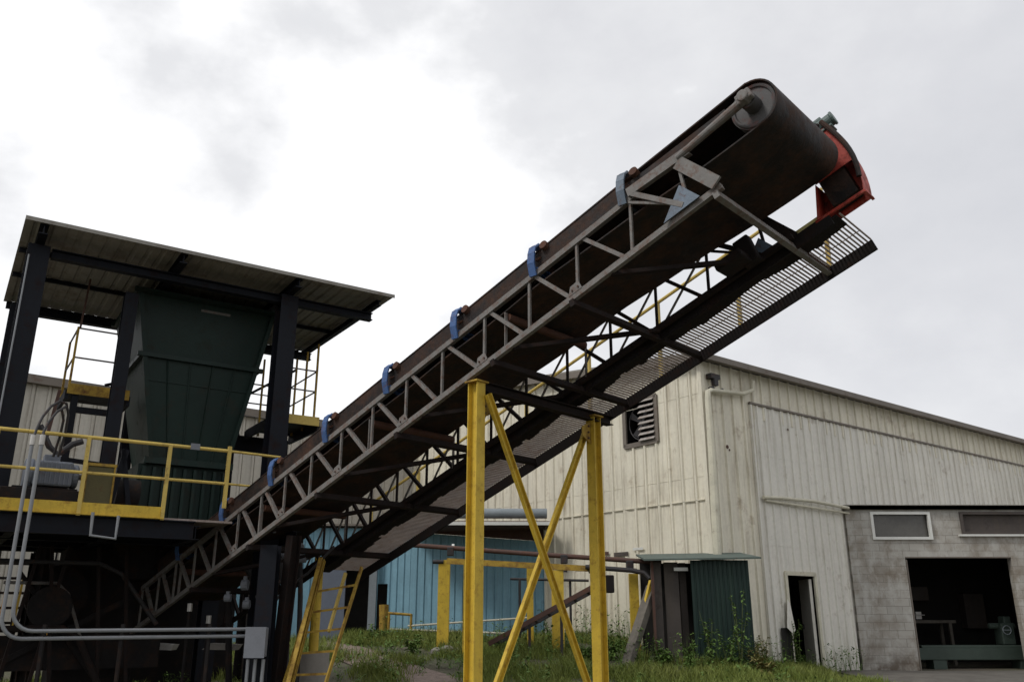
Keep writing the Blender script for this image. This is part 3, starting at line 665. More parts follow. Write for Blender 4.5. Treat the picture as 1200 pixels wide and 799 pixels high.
# --- yellow support bent
sp = thing('conveyor_support', 'tall yellow H beam trestle with crossed braces under the conveyor', 'support frame', (-.41, 9.6, 0))
pA = V((-.41, 9.6, 0)); pB = pA + W*2.24
for p, hh, in ((pA, 2.555+H), (pB, 2.52+H)):
    t = MB(); t.ibeam(p, p+V((0,0,hh)), .135, .15, .012, up=(E if p is pA else W)); po = part(sp, 'post', t, 'yellow')
    t = MB(); t.box(p+V((0,0,hh+.01)), (.20, .20, .02), (E, W, V((0,0,1)))); part(po, 'cap_plate', t, 'yellow_rusty')
    t = MB(); t.box(p+V((0,0,.02)), (.36, .36, .03), (E, W, V((0,0,1)))); part(po, 'base_plate', t, 'yellow_rusty')
z0_ = 2.42+H
t = MB(); t.channel(pA+W*.08+E*.09+V((0,0,z0_)), pB-W*.08+E*.09+V((0,0,.12)), .085, .035, up=(0,0,1)); part(sp, 'cross_brace', t, 'yellow')
t = MB(); t.channel(pA+W*.08-E*.09+V((0,0,.12)), pB-W*.08-E*.09+V((0,0,z0_-.1)), .085, .035, up=(0,0,1)); part(sp, 'cross_brace', t, 'yellow')
for p, sg in ((pA, 1), (pB, -1)):
    for z_, mt_, e_ in ((2.30+H, 'yellow_rusty', 1), (.25, 'yellow_rusty', 1)):
        c_ = p + W*(sg*.13) + V((0,0,z_)); g_ = part(sp, 'gusset', MB().prism([c_+W*(-sg*.05)+V((0,0,.15)), c_+W*(-sg*.05)-V((0,0,.15)), c_+W*(sg*.13)-V((0,0,.06)), c_+W*(sg*.13)+V((0,0,.06))], E*.010), mt_)
        for dz_ in (-.08, 0, .08):
            q_ = c_+V((0,0,dz_)); part(g_, 'bolt', MB().tube([q_+E*.010, q_+E*.024], .014, 6), 'rustpipe')
t = MB(); t.ibeam(cp(6.56, .12, -.17), cp(6.56, 2.62, -.17), .12, .12, .012, up=(0,0,1)); part(sp, 'cap_beam', t, 'truss_dark')
# dark A-frame bent further down
s2 = thing('conveyor_support', 'dark rusty splayed leg frame under the lower half of the conveyor', 'support frame', tuple(V((cp(2.7,1,0).x, cp(2.7,1,0).y, 0))))
t = MB(); a = cp(2.35, .5, -.02); b = cp(2.15, .5, 0); b.z = 0; t.ibeam(b, a, .16, .16, .012, up=W); part(s2, 'leg', t, 'truss_dark')
t = MB(); a = P(376, 655, 13.2); b = P(330, 830, 12.4); t.channel(b, a, .12, .05); t.bar(b+V((.05,0,0)), a+V((.05,0,0)), .012, .02); part(s2, 'leg', t, 'yellow_rusty', label='slanting rusty leg with yellow edge')

# ================================================================ HOPPER TOWER
B0 = V((-7.2, 11.9, 0)); E1 = V((.834, .551, 0)).normalized(); E2 = V((-.551, .834, 0)).normalized()
def tp(s, w, z): q = B0 + E1*s + E2*w; return V((q.x, q.y, z+H))
AXT = (E1, E2, V((0,0,1)))
tw = thing('hopper_tower', 'dark steel tower with sheet roof, columns and yellow railed deck at left', 'steel tower', (B0.x, B0.y, 0))
DZ = 1.29
CZ = 5.48
cols = [(0.02, 0), (3.90, 0), (.02, 3.1), (3.90, 3.1)]
for i, (s, w) in enumerate(cols):
    t = MB(); t.ibeam(tp(s, w, -H), tp(s, w, CZ-.19), .30, .32, .022, up=E2); part(tw, 'column', t, 'tower')
for s, w in ((1.46, .45), (2.1, 3.0)):
    t = MB(); t.ibeam(tp(s, w, DZ), tp(s, w, CZ-.5), .20, .20, .016, up=E2); part(tw, 'column', t, 'tower')
t = MB(); t.tube([tp(-.10, -.22, DZ), tp(-.10, -.22, CZ-.4)], .012, 6); part(tw, 'cable', t, 'conduit')
# roof
rs0, rs1, rw0, rw1 = -.24, 5.66, -.63, 3.55
t = MB(); n = 60
xs_ = []; s = rs0
while s < rs1:
    for a, o in ((0,0), (.55,0), (.68,1), (.87,1)): xs_.append((s + a*.2, o*.018))
    s += .2
xs_ = [x for x in xs_ if x[0] < rs1] + [(rs1, 0)]
vs = []; 
for x, o in xs_:
    for w, dz in ((rw0, 0), (rw1, 0)): 
        vs.append(tp(x, w, CZ+o+dz)); vs.append(tp(x, w, CZ+o+dz+.006))
fs = []
for i in range(len(xs_)-1):
    a = i*4; b = a+4; fs += [(a, a+2, b+2, b), (a+1, b+1, b+3, a+3), (a, b, b+1, a+1), (a+2, a+3, b+3, b+2)]
t.add(vs, fs); rf = part(tw, 'canopy', t, 'roofsheet')
for w in (.6, 1.8):
    t = MB(); t.bar(tp(rs0+.02, w, CZ-.05), tp(rs1-.1, w, CZ-.05), .05, .07); part(rf, 'purlin', t, 'tower')
t = MB(); t.channel(tp(rs0+.05, rw1-.06, CZ-.085), tp(rs1-.3, rw1-.06, CZ-.085), .13, .05); part(rf, 'purlin', t, 'tower')
t = MB(); t.bar(tp(rs0, rw0-.008, CZ), tp(rs1, rw0-.008, CZ), .012, .06); part(rf, 'edge_trim', t, 'roofsheet')
for s in (.02, 2.0, 3.90):
    t = MB(); t.ibeam(tp(s, rw0+.05, CZ-.10), tp(s, rw1-.05, CZ-.10), .12, .15, .014); part(tw, 'rafter', t, 'tower')
t = MB(); t.ibeam(tp(5.45, rw0+.2, CZ-.10), tp(5.45, rw1+.0, CZ-.10), .10, .10, .012); part(tw, 'rafter', t, 'tower')
t = MB(); t.ibeam(tp(.2, 0, CZ-.25), tp(5.5, 0, CZ-.25), .14, .14, .016); part(tw, 'beam', t, 'tower')
t = MB(); t.ibeam(tp(.1, 3.1, CZ-.25), tp(5.5, 3.1, CZ-.25), .14, .14, .016); part(tw, 'beam', t, 'tower')
# deck
t = MB(); t.box(tp(1.25, 1.3, DZ+.01), (3.7, 4.2, .03), AXT); t.box(tp(3.7, 1.9, DZ+.01), (1.2, 3.0, .03), AXT); part(tw, 'deck', t, 'grating')
for w, s1 in ((-.82, 2.55), (.45, 4.3), (1.9, 4.3), (3.15, 4.3)):
    t = MB(); t.ibeam(tp(-1.2, w, DZ-.14), tp(s1, w, DZ-.14), .15, .26, .016); part(tw, 'beam', t, 'tower')
for s in (-.6, .26, 1.5, 2.6, 4.12):
    t = MB(); t.ibeam(tp(s, -.75, DZ-.16), tp(s, 3.1, DZ-.16), .12, .2, .014); part(tw, 'joist', t, 'tower')
# near guard rail: posts, rails, kick plate
RW = -.90
g0, g1 = P(-30, 594, 11.15), P(193, 608, 12.3)
def rail_pt(s, z): return tp(s, RW, z)
t = MB(); t.bar(tp(-1.3, RW, DZ+.075), tp(2.10, RW, DZ+.075), .012, .17); t.bar(tp(-1.3, RW-.02, DZ-.0), tp(2.10, RW-.02, DZ-.0), .05, .012)
part(tw, 'kick_plate', t, 'yellow')
t = MB(); t.tube([tp(-1.3, RW, DZ+1.05), tp(2.93, RW, DZ+1.05)], .026, 8); t.tube([tp(-1.3, RW, DZ+.56), tp(2.93, RW, DZ+.56)], .022, 8)
t.tube([tp(2.93, RW, DZ+1.05), tp(3.75, RW+.1, DZ+1.05)], .02, 8); t.tube([tp(2.93, RW, DZ+.56), tp(3.75, RW+.1, DZ+.56)], .017, 8)
gr = part(tw, 'guard_rail', t, 'yellow_rail')
for s in (-1.25, -.1, 1.0, 2.08):
    t = MB(); t.bar(tp(s, RW, DZ-.02), tp(s, RW, DZ+1.05), .05, .05, E1); part(gr, 'post', t, 'yellow_rail')
t = MB(); t.bar(tp(2.93, RW, DZ+.2), tp(2.93, RW, DZ+1.12), .05, .05, E1); part(gr, 'post', t, 'yellow_rail')
part(gr, 'tag_plate', MB().box(tp(2.42, RW-.035, DZ+1.06), (.13, .012, .09), AXT), 'boxgrey')
# stirrup under the deck
t = MB(); q = [P(109, 600, 11.45), P(106, 627, 11.45), P(135, 631, 11.6), P(139, 604, 11.6)]
t.tube(q, .022, 6); part(tw, 'stirrup', t, 'conduit', label='small bare metal stirrup under the deck edge')
# upper landings round the hopper
UZ = 3.5
def landing(s0, s1, w0, w1, posts, mt, rails, ph=1.02, hs=(.5, 1.0)):
    t = MB(); t.box(tp((s0+s1)/2, (w0+w1)/2, UZ-.02), (s1-s0, w1-w0, .03), AXT)
    for s in (s0, s1): t.bar(tp(s, w0, UZ-.12), tp(s, w1, UZ-.12), .05, .16)
    ld = part(tw, 'landing', t, 'tower')
    t = MB(); t.bar(tp(s0, w0-.03, UZ-.03), tp(s1, w0-.03, UZ-.03), .02, .17); part(ld, 'kick_plate', t, mt)
    t = MB()
    for a, b in rails:
        for h in hs: t.tube([tp(*a, UZ+h), tp(*b, UZ+h)], .015, 8)
    rr = part(ld, 'guard_rail', t, 'truss')
    for s, w in posts:
        t = MB(); t.bar(tp(s, w, UZ-.1), tp(s, w, UZ+ph), .035, .035, E1); part(rr, 'post', t, 'yellow_rusty')
landing(.82, 1.75, 1.2, 2.2, [(.84, 1.2), (.84, 2.2)], 'yellow_rusty', [((.84, 1.2), (1.6, 1.2)), ((.84, 1.2), (.84, 2.2)), ])
landing(4.25, 5.15, 1.4, 3.0, [(5.05, 1.4), (5.05, 2.0), (5.05, 2.6), (4.5, 3.0)], 'yellow_rail', [((4.3, 1.4), (5.05, 1.4)), ((5.05, 1.4), (5.05, 3.0)), ((5.05, 3.0), (4.2, 3.0))], 1.5, (.55, .95))
landing(3.2, 4.2, 3.3, 4.0, [(3.3, 4.0), (3.7, 4.0), (4.15, 4.0)], 'tower', [((2.8, 4.0), (5.1, 4.0))])
t = MB(); t.ibeam(tp(2.6, 3.2, UZ-.25), tp(5.2, 3.2, UZ-.25), .16, .3, .014); t.box(tp(3.3, 3.2, UZ-.55), (.8, .3, .2), AXT); part(tw, 'beam', t, 'tower')
t = MB(); t.bar(tp(4.2, 3.1, 4.2), tp(5.2, 3.1, 4.9), .05, .05); t.bar(tp(1.6, 3.1, 4.05), tp(4.1, 3.1, 5.0), .05, .05); part(tw, 'cross_brace', t, 'tower')
t = MB(); t.bar(tp(.95, 1.25, UZ-.1), tp(.95, 1.25, DZ), .10, .10, E1); t.bar(tp(.9, 1.25, UZ-.35), tp(1.5, 1.25, UZ-.35), .06, .1); t.bar(tp(.75, 1.25, UZ-1.15), tp(1.5, 1.25, UZ-1.2), .05, .07); part(tw, 'column', t, 'tower')
t = MB(); t.bar(tp(.7, 1.0, UZ-.12), tp(.62, .9, UZ-.9), .05, .05, E1); part(tw, 'strut', t, 'rustpipe')
t = MB(); t.bar(tp(.86, 1.15, UZ+1.0), tp(.90, 1.2, CZ-.1), .03, .03, E1); part(tw, 'strut', t, 'rustpipe')

# hopper resting in the frame
hpz1, hpz0 = 5.20, 2.38
hop = thing('hopper', 'dark green tapered steel hopper under the tower roof', 'hopper', tuple(tp(2.75, 1.8, hpz0)))
def frust(s0a, s1a, w0a, w1a, za, s0b, s1b, w0b, w1b, zb, th=.01):
    mb = MB(); a = [tp(s0a,w0a,za), tp(s1a,w0a,za), tp(s1a,w1a,za), tp(s0a,w1a,za)]; b = [tp(s0b,w0b,zb), tp(s1b,w0b,zb), tp(s1b,w1b,zb), tp(s0b,w1b,zb)]
    ca = sum(a, V())/4; cb = sum(b, V())/4
    ai = [p + (ca-p).normalized()*.02 for p in a]; bi = [p + (cb-p).normalized()*.02 for p in b]
    vs = a+b+ai+bi; fs = []
    for i in range(4):
        j = (i+1)%4; fs += [(i, j, 4+j, 4+i), (8+i, 12+i, 12+j, 8+j), (4+i, 4+j, 12+j, 12+i), (i, 8+i, 8+j, j)]
    return mb.add(vs, fs)
part(hop, 'body', frust(2.20, 3.40, 1.05, 2.6, hpz0, 1.62, 3.92, .75, 2.95, hpz1), 'hopper')
def ring(s0, s1, w0, w1, z, b, h):
    mb = MB(); mb.bar(tp(s0-b, w0, z), tp(s1+b, w0, z), b, h); mb.bar(tp(s0-b, w1, z), tp(s1+b, w1, z), b, h)
    mb.bar(tp(s0, w0+b/2, z), tp(s0, w1-b/2, z), b, h); mb.bar(tp(s1, w0+b/2, z), tp(s1, w1-b/2, z), b, h); return mb
part(hop, 'rim', ring(1.62, 3.92, .75, 2.95, hpz1, .08, .09), 'hopper')
f = .62; part(hop, 'flange', ring(2.20-.58*f-.03, 3.4+.52*f+.03, 1.05-.3*f-.03, 2.6+.35*f+.03, hpz0+f*(hpz1-hpz0), .08, .07), 'hopper')
part(hop, 'flange', ring(2.17, 3.43, 1.02, 2.63, hpz0+.03, .09, .10), 'hopper')
for k in (1.62+.02, 3.9):
    t = MB(); kb = 2.20 if k < 2 else 3.40; t.bar(tp(k, .73, hpz1-.05), tp(kb, 1.03, hpz0), .07, .05, E2); part(hop, 'corner_angle', t, 'hopper')
for fr in (.2, .4, .6, .8):
    a_ = tp(1.62+2.30*fr, .735, hpz1-.06); b_ = tp(2.20+1.20*fr, 1.035, hpz0+.08); m_ = a_.lerp(b_, .36)
    part(hop, 'stiffener', MB().bar(m_, b_, .02, .025), 'hopper')
part(hop, 'weld_seam', MB().bar(tp(1.93, .90, 3.72), tp(3.64, .90, 3.72), .02, .018), 'hopper')
t = MB(); t.box(tp(2.9, .78, hpz1-.16), (.5, .03, .05), AXT); part(hop, 'sky_gap_strip', t, 'truss')  # pale strip added in place of sky showing through under the roof
fd = thing('feeder', 'dark ribbed feeder box below the green hopper, on the railed deck', 'feeder', tuple(tp(2.75, 1.8, DZ)))
t = MB(); t.box(tp(2.75, 1.85, (DZ+hpz0)/2+.01), (1.46, 1.5, hpz0-DZ-.06), AXT); part(fd, 'body', t, 'hopper')
t = MB()
for i in range(9): t.box(tp(2.1+i*.162, 1.06, (DZ+hpz0)/2+.05), (.05, .08, .85), AXT)
part(fd, 'rib', t, 'hopper')
t = MB(); t.tube([tp(1.7, .95, DZ+.55), tp(2.05, .95, DZ+.55)], .22, 20); t.tube([tp(1.55, .95, DZ+.55), tp(2.05, .95, DZ+.55)], .06, 12); part(fd, 'drive_drum', t, 'machine', smooth=True)
t = MB(); t.bar(tp(1.55, .7, DZ), tp(1.75, .7, DZ+1.2), .09, .06, E2); t.bar(tp(1.95, .7, DZ), tp(1.7, .7, DZ+1.2), .07, .06, E2); part(fd, 'bracket', t, 'tower')
# motor on the deck
mo = thing('electric_motor', 'grey blue electric motor with cooling fins on the railed deck', 'motor', tuple(tp(-.2, -.2, DZ)))
mz = DZ+.55
t = MB(); a, b = tp(.42, -.45, mz), tp(.88, -.45, mz); t.box((a+b)/2, (.48, .46, .34), AXT); t.tube([a-E1*.12, a], .21, 20); t.tube([b, b+E1*.10], .17, 20); part(mo, 'body', t, 'motorblue', bevel=.03)
t = MB()
for i in range(8): t.box(tp(.44+i*.058, -.69, mz), (.012, .03, .30), AXT)
part(mo, 'cooling_fin', t, 'motorblue')
t = MB(); t.tube([b+E1*.1, b+E1*.2], .04, 12); part(mo, 'shaft', t, 'truss', smooth=True)
t = MB(); t.box(tp(.62, -.45, mz+.22), (.2, .2, .10), AXT); part(mo, 'terminal_box', t, 'motorblue', bevel=.01)
t = MB(); t.box(tp(.52, -.45, DZ+.18), (.95, .52, .30), AXT); t.box(tp(.58, -.45, DZ+.345), (.8, .4, .03), AXT); part(mo, 'base', t, 'machine', bevel=.01)
# cabinet on the deck
cb = thing('cabinet', 'yellow edged olive steel cabinet standing beside the electric motor on the deck', 'cabinet', tuple(tp(1.0, -.5, DZ)))
t = MB(); t.box(tp(1.24, -.5, DZ+.36), (.36, .30, .68), AXT); part(cb, 'body', t, paint('olive_cabinet_paint', (.10,.085,.03), .6, rust=.35, scale=3), bevel=.01)
t = MB(); t.box(tp(1.24, -.5, DZ+.72), (.40, .34, .04), AXT); t.bar(tp(1.06, -.66, DZ+.02), tp(1.06, -.66, DZ+.70), .02, .02); t.bar(tp(1.42, -.66, DZ+.02), tp(1.42, -.66, DZ+.70), .02, .02); part(cb, 'edge_frame', t, 'yellow_rusty')
# hand lever
lv = MB(); lv.tube([tp(.75, .2, DZ), tp(.75, .2, DZ+.95)], .03, 8); lv.tube([tp(.45, .2, DZ+1.35), tp(.62, .2, DZ+1.05), tp(.75, .2, DZ+.95), tp(.92, .2, DZ+1.12), tp(1.05, .2, DZ+1.18)], .045, 8); lv.tube([tp(.75, .2, DZ+.95), tp(.5, .2, DZ+.7)], .05, 8)
single('valve_lever', lv, 'darkpipe', 'black forked control lever standing on the deck behind the motor', 'lever', tuple(tp(.75, .2, DZ)), smooth=True)
# crusher body and pipework under the deck
cr = thing('crusher', 'black rusty crusher housing in the shade under the deck', 'crusher', tuple(tp(2.6, 2.4, -H)))
t = MB(); t.box(tp(1.9, 2.6, -.1), (1.2, 1.0, 2.3), AXT); t.box(tp(3.6, 4.0, -.2), (2.0, .5, 2.2), AXT); part(cr, 'housing', t, 'machine', bevel=.03)
t = MB(); c = tp(1.2, 1.9, .3); t.tube([c-E2*.1, c+E2*.1], .45, 28); t.tube([c-E2*.14, c+E2*.1], .1, 14); part(cr, 'flywheel', t, 'machine', smooth=True)
t = MB(); t.prism([tp(1.9, 1.5, 1.1), tp(3.3, 1.5, 1.1), tp(3.0, 1.7, .55), tp(2.2, 1.7, .55)], E2*1.3); part(cr, 'chute', t, 'machine')
for s, w in ((.9, 1.6), (.95, 3.0), (2.3, 3.1), (4.6, 3.2)):
    t = MB(); t.ibeam(tp(s, w, -H), tp(s, w, DZ-.3), .16, .16, .014); part(cr, 'leg', t, 'machine')
t = MB(); t.box(tp(1.55, 1.4, -.55), (2.4, .06, .5), AXT); t.bar(tp(.4, 1.35, -.75), tp(2.3, 1.35, .3), .08, .08); t.bar(tp(.6, 1.3, .6), tp(1.8, 1.3, -.9), .06, .06); part(cr, 'brace', t, 'machine')
t = MB(); t.tube([tp(1.0, 1.3, .2), tp(1.16, 1.3, .28)], .03, 8); part(cr, 'grease_fitting', t, 'silver')

for i_, (s_, w_, z_, L_, r_) in enumerate(((.3, .9, -.2, 1.6, .05), (.2, 1.0, .75, 2.4, .035), (.4, 1.2, .45, 1.2, .025))):
    part(cr, 'pipe', MB().tube([tp(s_, w_, z_), tp(s_+L_*.6, w_, z_), tp(s_+L_*.75, w_+.1, z_-.15), tp(s_+L_, w_+.1, z_-.9)], r_, 10), ('truss_dark', 'darkpipe', 'truss')[i_], smooth=True)
for s_ in (.45, .85, 1.25, 1.9, 2.3): part(cr, 'brace', MB().bar(tp(s_, 1.05, -H), tp(s_+(.35 if s_ < 1 else -.3), 1.05, 1.0), .05, .05), 'truss_dark')
part(cr, 'belt_guard', MB().tube([tp(1.05, 1.0, .1), tp(1.05, 1.1, .1)], .30, 28), 'machine', smooth=True)
# lattice rack under the deck at far left
rk = thing('storage_rack', 'dark steel lattice rack with orange uprights standing at far left under the deck', 'rack', tuple(P(30, 760, 16.5)))
r0 = P(-30, 700, 17.2); dd = V((.834, .551, 0)).normalized()
def rp(s, z): return V((r0.x, r0.y, 0)) + dd*s + V((0,0,z))
for i in range(10):
    t = MB(); s = .1+i*.2; t.bar(rp(s, 0), rp(s, 2.95), .03, .03); part(rk, 'upright', t, 'machine')
for i in range(9):
    t = MB(); z = .5+i*.28; t.bar(rp(0, z), rp(2.0, z), .05, .05); part(rk, 'shelf_bar', t, 'machine')
t = MB(); t.bar(rp(1.32, .7), rp(1.36, 2.5), .07, .05); t.bar(rp(1.0, 1.35), rp(1.5, 1.35), .05, .07); t.bar(rp(1.0, 1.35), rp(1.0, 1.9), .05, .05); t.bar(rp(1.15, 2.3), rp(1.55, 2.5), .05, .12); part(rk, 'pallet_stack', t, 'orange_bright', label='orange painted pieces on the rack')
t = MB(); t.box(rp(1.35, 1.65)-V((0,-.1,0)), (.7, .2, 1.3), (dd, V((-dd.y, dd.x, 0)), V((0,0,1)))); t.box(rp(1.4, 2.35), (.4, .2, .3), (dd, V((-dd.y, dd.x, 0)), V((0,0,1)))); part(rk, 'crate', t, 'machine', bevel=.02)
for k_, (s_, a_, b_) in enumerate(((.55, .9, 2.6), (.8, 1.2, 2.2), (1.62, .8, 2.4), (1.8, 1.4, 2.7))): part(rk, 'pipe', MB().bar(rp(s_, a_)-V((0,.15,0)), rp(s_+.05, b_)-V((0,.15,0)), .04, .04), ('orange_bright', 'yellow_rusty', 'yellow_rusty', 'silver')[k_])

# conduits: twin galvanised run, one thing
cdl = [(-.055, .00), (.055, -.07)]
cx, cy = -.563*10.9, 10.9
ce = P(287, 741, 12.45)
cd = thing('conduit_run', 'pair of silver conduits dropping past the deck then bending along the tower foot', 'conduit', (cx, cy, 0))
run = (V((ce.x, ce.y, 0)) - V((cx, cy, 0))).normalized()
for k, (o, dz) in enumerate(((-.065, -.09), (.065, .0))):
    a = V((cx, cy, 0)) + V((.9,-.1,0)).normalized()*o
    zb = H - .195 + dz
    pts = [a+V((0,0,H+2.16)), a+V((0,0,zb+.25))]
    for i in range(1, 7):
        q = i/6*math.pi/2; pts.append(a + V((0,0,zb+.25)) + run*(.25*(1-math.cos(q))) - V((0,0,.25*math.sin(q))))
    pts.append(V((ce.x, ce.y, zb-.0)) + run*.05)
    part(cd, 'conduit', MB().tube(pts, .024, 10), 'conduit', smooth=True)
    # flexible whips curling up to the motor
    a = a+V((0,0,H+2.16)); o_ = 7*k
    wp = [(44, 500), (50, 488), (60, 476), (70, 470), (78, 473), (80, 486), (76, 510), (68, 535)]
    pts = [a] + [P(u + o_*(1 if i < 4 else -.8), v + (o_*.9 if i < 6 else 0), 11.0+.09*i) for i, (u, v) in enumerate(wp)]
    part(cd, 'flexible_whip', MB().tube(pts, .018, 8), 'darkpipe', smooth=True)
    part(cd, 'coupling', MB().tube([a-V((0,0,.08)), a+V((0,0,.05))], .034, 10), 'silver', smooth=True)
for s in (.4, 1.3, 2.4):
    q = V((cx, cy, 0)) + run*s; part(cd, 'stand', MB().bar(q+V((0,.06,-.0)), q+V((0,.06,H-.12)), .04, .04), 'machine')
jb = thing('junction_box', 'light grey junction box at the right end of the silver conduits', 'electrical box', (ce.x, ce.y, 0))
q0 = P(301, 752, 12.45)
part(jb, 'box', MB().box(q0, (.26, .16, .38), (V((1,0,0)), V((0,1,0)), V((0,0,1)))), 'boxgrey', bevel=.012)
part(jb, 'lid', MB().box(q0-V((0,.09,0)), (.28, .02, .40)), 'boxgrey')
for x in (-.1, .0, .11): part(jb, 'conduit', MB().tube([q0+V((x, 0, -.22)), V((q0.x+x, q0.y, 0))], .024, 10), 'conduit', smooth=True)
single('post', MB().ibeam((q0.x+.02, q0.y+.25, 0), (q0.x+.02, q0.y+.25, H+.95), .24, .24, .018, up=(0,1,0)), 'tower', 'dark steel post carrying the light grey junction box', 'post', (q0.x+.02, q0.y+.25, 0))

# pipe clutter beneath the conveyor
vt = thing('valve_assembly', 'dark pipes with bare metal valves standing under the conveyor left of the stairs', 'pipework', tuple(P(345, 790, 13.6)))
def pipe(par, pts, r, mat): return part(par, 'pipe', MB().tube([P(*p) for p in pts], r, 10), mat, smooth=True)
pipe(vt, [(268, 690, 14.2), (268, 760, 14.2), (268, 830, 14.2)], .05, 'machine')
pipe(vt, [(300, 700, 13.8), (330, 680, 13.8), (345, 660, 13.8), (372, 648, 13.8)], .035, 'darkpipe')
pipe(vt, [(340, 640, 13.9), (338, 700, 13.9), (332, 830, 13.9)], .05, 'darkpipe')
pipe(vt, [(352, 640, 14.3), (352, 700, 14.3), (347, 830, 14.3)], .04, 'darkpipe')
for (u, v, w_, h_) in ((334, 650, .13, .16), (353, 655, .16, .14), (353, 640, .09, .09), (267, 700, .10, .16), (287, 685, .10, .22), (289, 708, .10, .18), (320, 622, .10,.08)):
    q = P(u, v, 13.7); part(vt, 'valve', MB().tube([q-V((w_/2,0,0)), q+V((w_/2,0,0))], h_*.38, 10).box(q+V((0,0,h_*.3)), (w_*.5, .08, h_*.6)), 'boxgrey', bevel=.01)
pipe(vt, [(318, 640, 13.6), (330, 655, 13.6), (331, 690, 13.6), (326, 830, 13.6)], .028, 'darkpipe')
pipe(vt, [(290, 665, 14.6), (310, 700, 14.6), (305, 830, 14.6)], .06, 'darkpipe')
pipe(vt, [(316, 712, 13.5), (334, 690, 13.5), (360, 672, 13.5), (392, 640, 13.5)], .022, 'darkpipe')
for k, (u, h_) in enumerate(((222, 716), (244, 730))):
    a = P(u, h_, 14.0+.3*k); part(vt, 'riser', MB().tube([V((a.x, a.y, 0)), a], .025, 8), 'machine', smooth=True); part(vt, 'valve', MB().tube([a, a+V((0,0,.12))], .04, 8), 'silver')
# bits of debris on the tower floor, barely lit
for k, (u, v, w_, mt, lb_) in enumerate(((188, 757, .22, 'silver', 'pale bent metal offcut lying right of the crusher legs'), (258, 757, .3, 'concrete', 'broad pale slab of rubble under the lower end of the conveyor'), (108, 757, .2, 'concrete', 'small pale block lying under the left of the deck'))):
    q = P(u, v, 15.0); q = V((q.x, q.y, max(q.z, .0))); single('debris', MB().prism([q+V((-w_,0,-.05)), q+V((w_*.8,0,-.06)), q+V((w_,0,.03)), q+V((-w_*.6,0,.05))], (0,.25,0)), mt, lb_, 'debris', tuple(q))
# yellow riser on concrete plinth
yr = thing('bollard', 'yellow steel riser standing on a round concrete plinth behind the stairs', 'bollard', tuple(P(366, 775, 14.5)))
a = P(367, 764, 14.5); a2 = V((a.x, a.y, H+.9))
part(yr, 'pipe', MB().tube([a, a2], .075, 14), 'yellow', smooth=True)
part(yr, 'plinth', MB().tube([V((a.x, a.y, g(a.x, a.y)-.05)), V((a.x, a.y, a.z))], .26, 20), 'concrete', smooth=True)
# stair
st = thing('steel_stairs', 'steep rusty yellow steel stairs leaning under the conveyor', 'stairs', tuple(P(360, 799, 12.6)))
sA, sB = P(373, 674, 13.3), P(328, 815, 12.7); sC, sD = P(424, 664, 13.3), P(377, 815, 12.7)
for a, b in ((sA, sB), (sC, sD)):
    part(st, 'stringer', MB().bar(b, a, .025, .05), 'yellow_rusty')
for f in (.15, .33, .50, .67, .84):
    a = sA.lerp(sB, f); b = sC.lerp(sD, f); part(st, 'tread', MB().bar(a, b, .04, .03), 'yellow_rusty')
part(st, 'stringer', MB().bar(P(405, 671, 13.3), P(385, 740, 13.0), .03, .05), 'yellow_rail', label='short inner yellow rail')

# ================================================================ PIPE RACK AND YARD ITEMS
def gz(p): return V((p.x, p.y, g(p.x, p.y)))
pr = thing('pipe_rack', 'rusty overhead pipes carried on yellow posts in front of the blue shed', 'pipe rack', tuple(gz(P(600, 760, 21))))
posts = [(521, 656, 21.0, .27), (547, 657, 19.6, .13), (621, 664, 20.6, .15), (653, 668, 20.2, .27), (742, 672, 20.0, .20)]
for u, v, Y, w_ in posts:
    a = P(u, v, Y); part(pr, 'post', MB().bar(gz(a)-V((0,0,.1)), a, w_, w_*.8, (0,1,0)), 'yellow')
a0, a1 = P(464, 637, 21.6), P(775, 659, 19.9)
part(pr, 'pipe', MB().tube([a0, a0.lerp(a1, .5)-V((0,0,.01)), a1], .055, 12), 'rustpipe', smooth=True)
b0, b1 = P(524, 657, 20.6), P(690, 666, 20.0); part(pr, 'beam', MB().bar(b0, b1, .10, .13), 'yellow_rusty')
part(pr, 'pipe', MB().tube([P(686, 664, 19.9), P(740, 668, 19.8), P(755, 671, 19.7), P(762, 678, 19.6)], .055, 10), 'darkpipe', smooth=True)
for u, v, Y in ((528, 645, 21.2), (661, 654, 20.3), (738, 661, 20.0), (694, 665, 19.95)):
    q = P(u, v, Y); part(pr, 'clamp', MB().box(q-V((0,0,.02)), (.16, .16, .2)), 'darkpipe', bevel=.02)
q = P(514, 658, 20.9); part(pr, 'pipe', MB().tube([q-V((.14,0,0)), q+V((.12,0,0))], .05, 10), 'darkpipe', smooth=True)
q = P(531, 641, 21.3); part(pr, 'collar', MB().tube([q-V((.03,0,0)), q+V((.03,0,0))], .08, 12), 'whiteframe', smooth=True)
# small dark pipe stand
ps = thing('pipe_stand', 'thin black T shaped pipe stand behind the crossed yellow braces', 'pipe stand', tuple(gz(P(609, 760, 21.8))))
a = P(598, 678, 21.6); b = P(690, 680, 21.4); part(ps, 'crossbar', MB().tube([a, b], .03, 8), 'darkpipe', smooth=True)
for u in (609, 668):
    a = P(u, 678, 21.5); part(ps, 'leg', MB().tube([gz(a)-V((0,0,.1)), a], .03, 8), 'darkpipe', smooth=True)
a = P(662, 670, 21.5); part(ps, 'valve', MB().tube([a, a+V((.02,0,.18))], .06, 8), 'darkpipe')
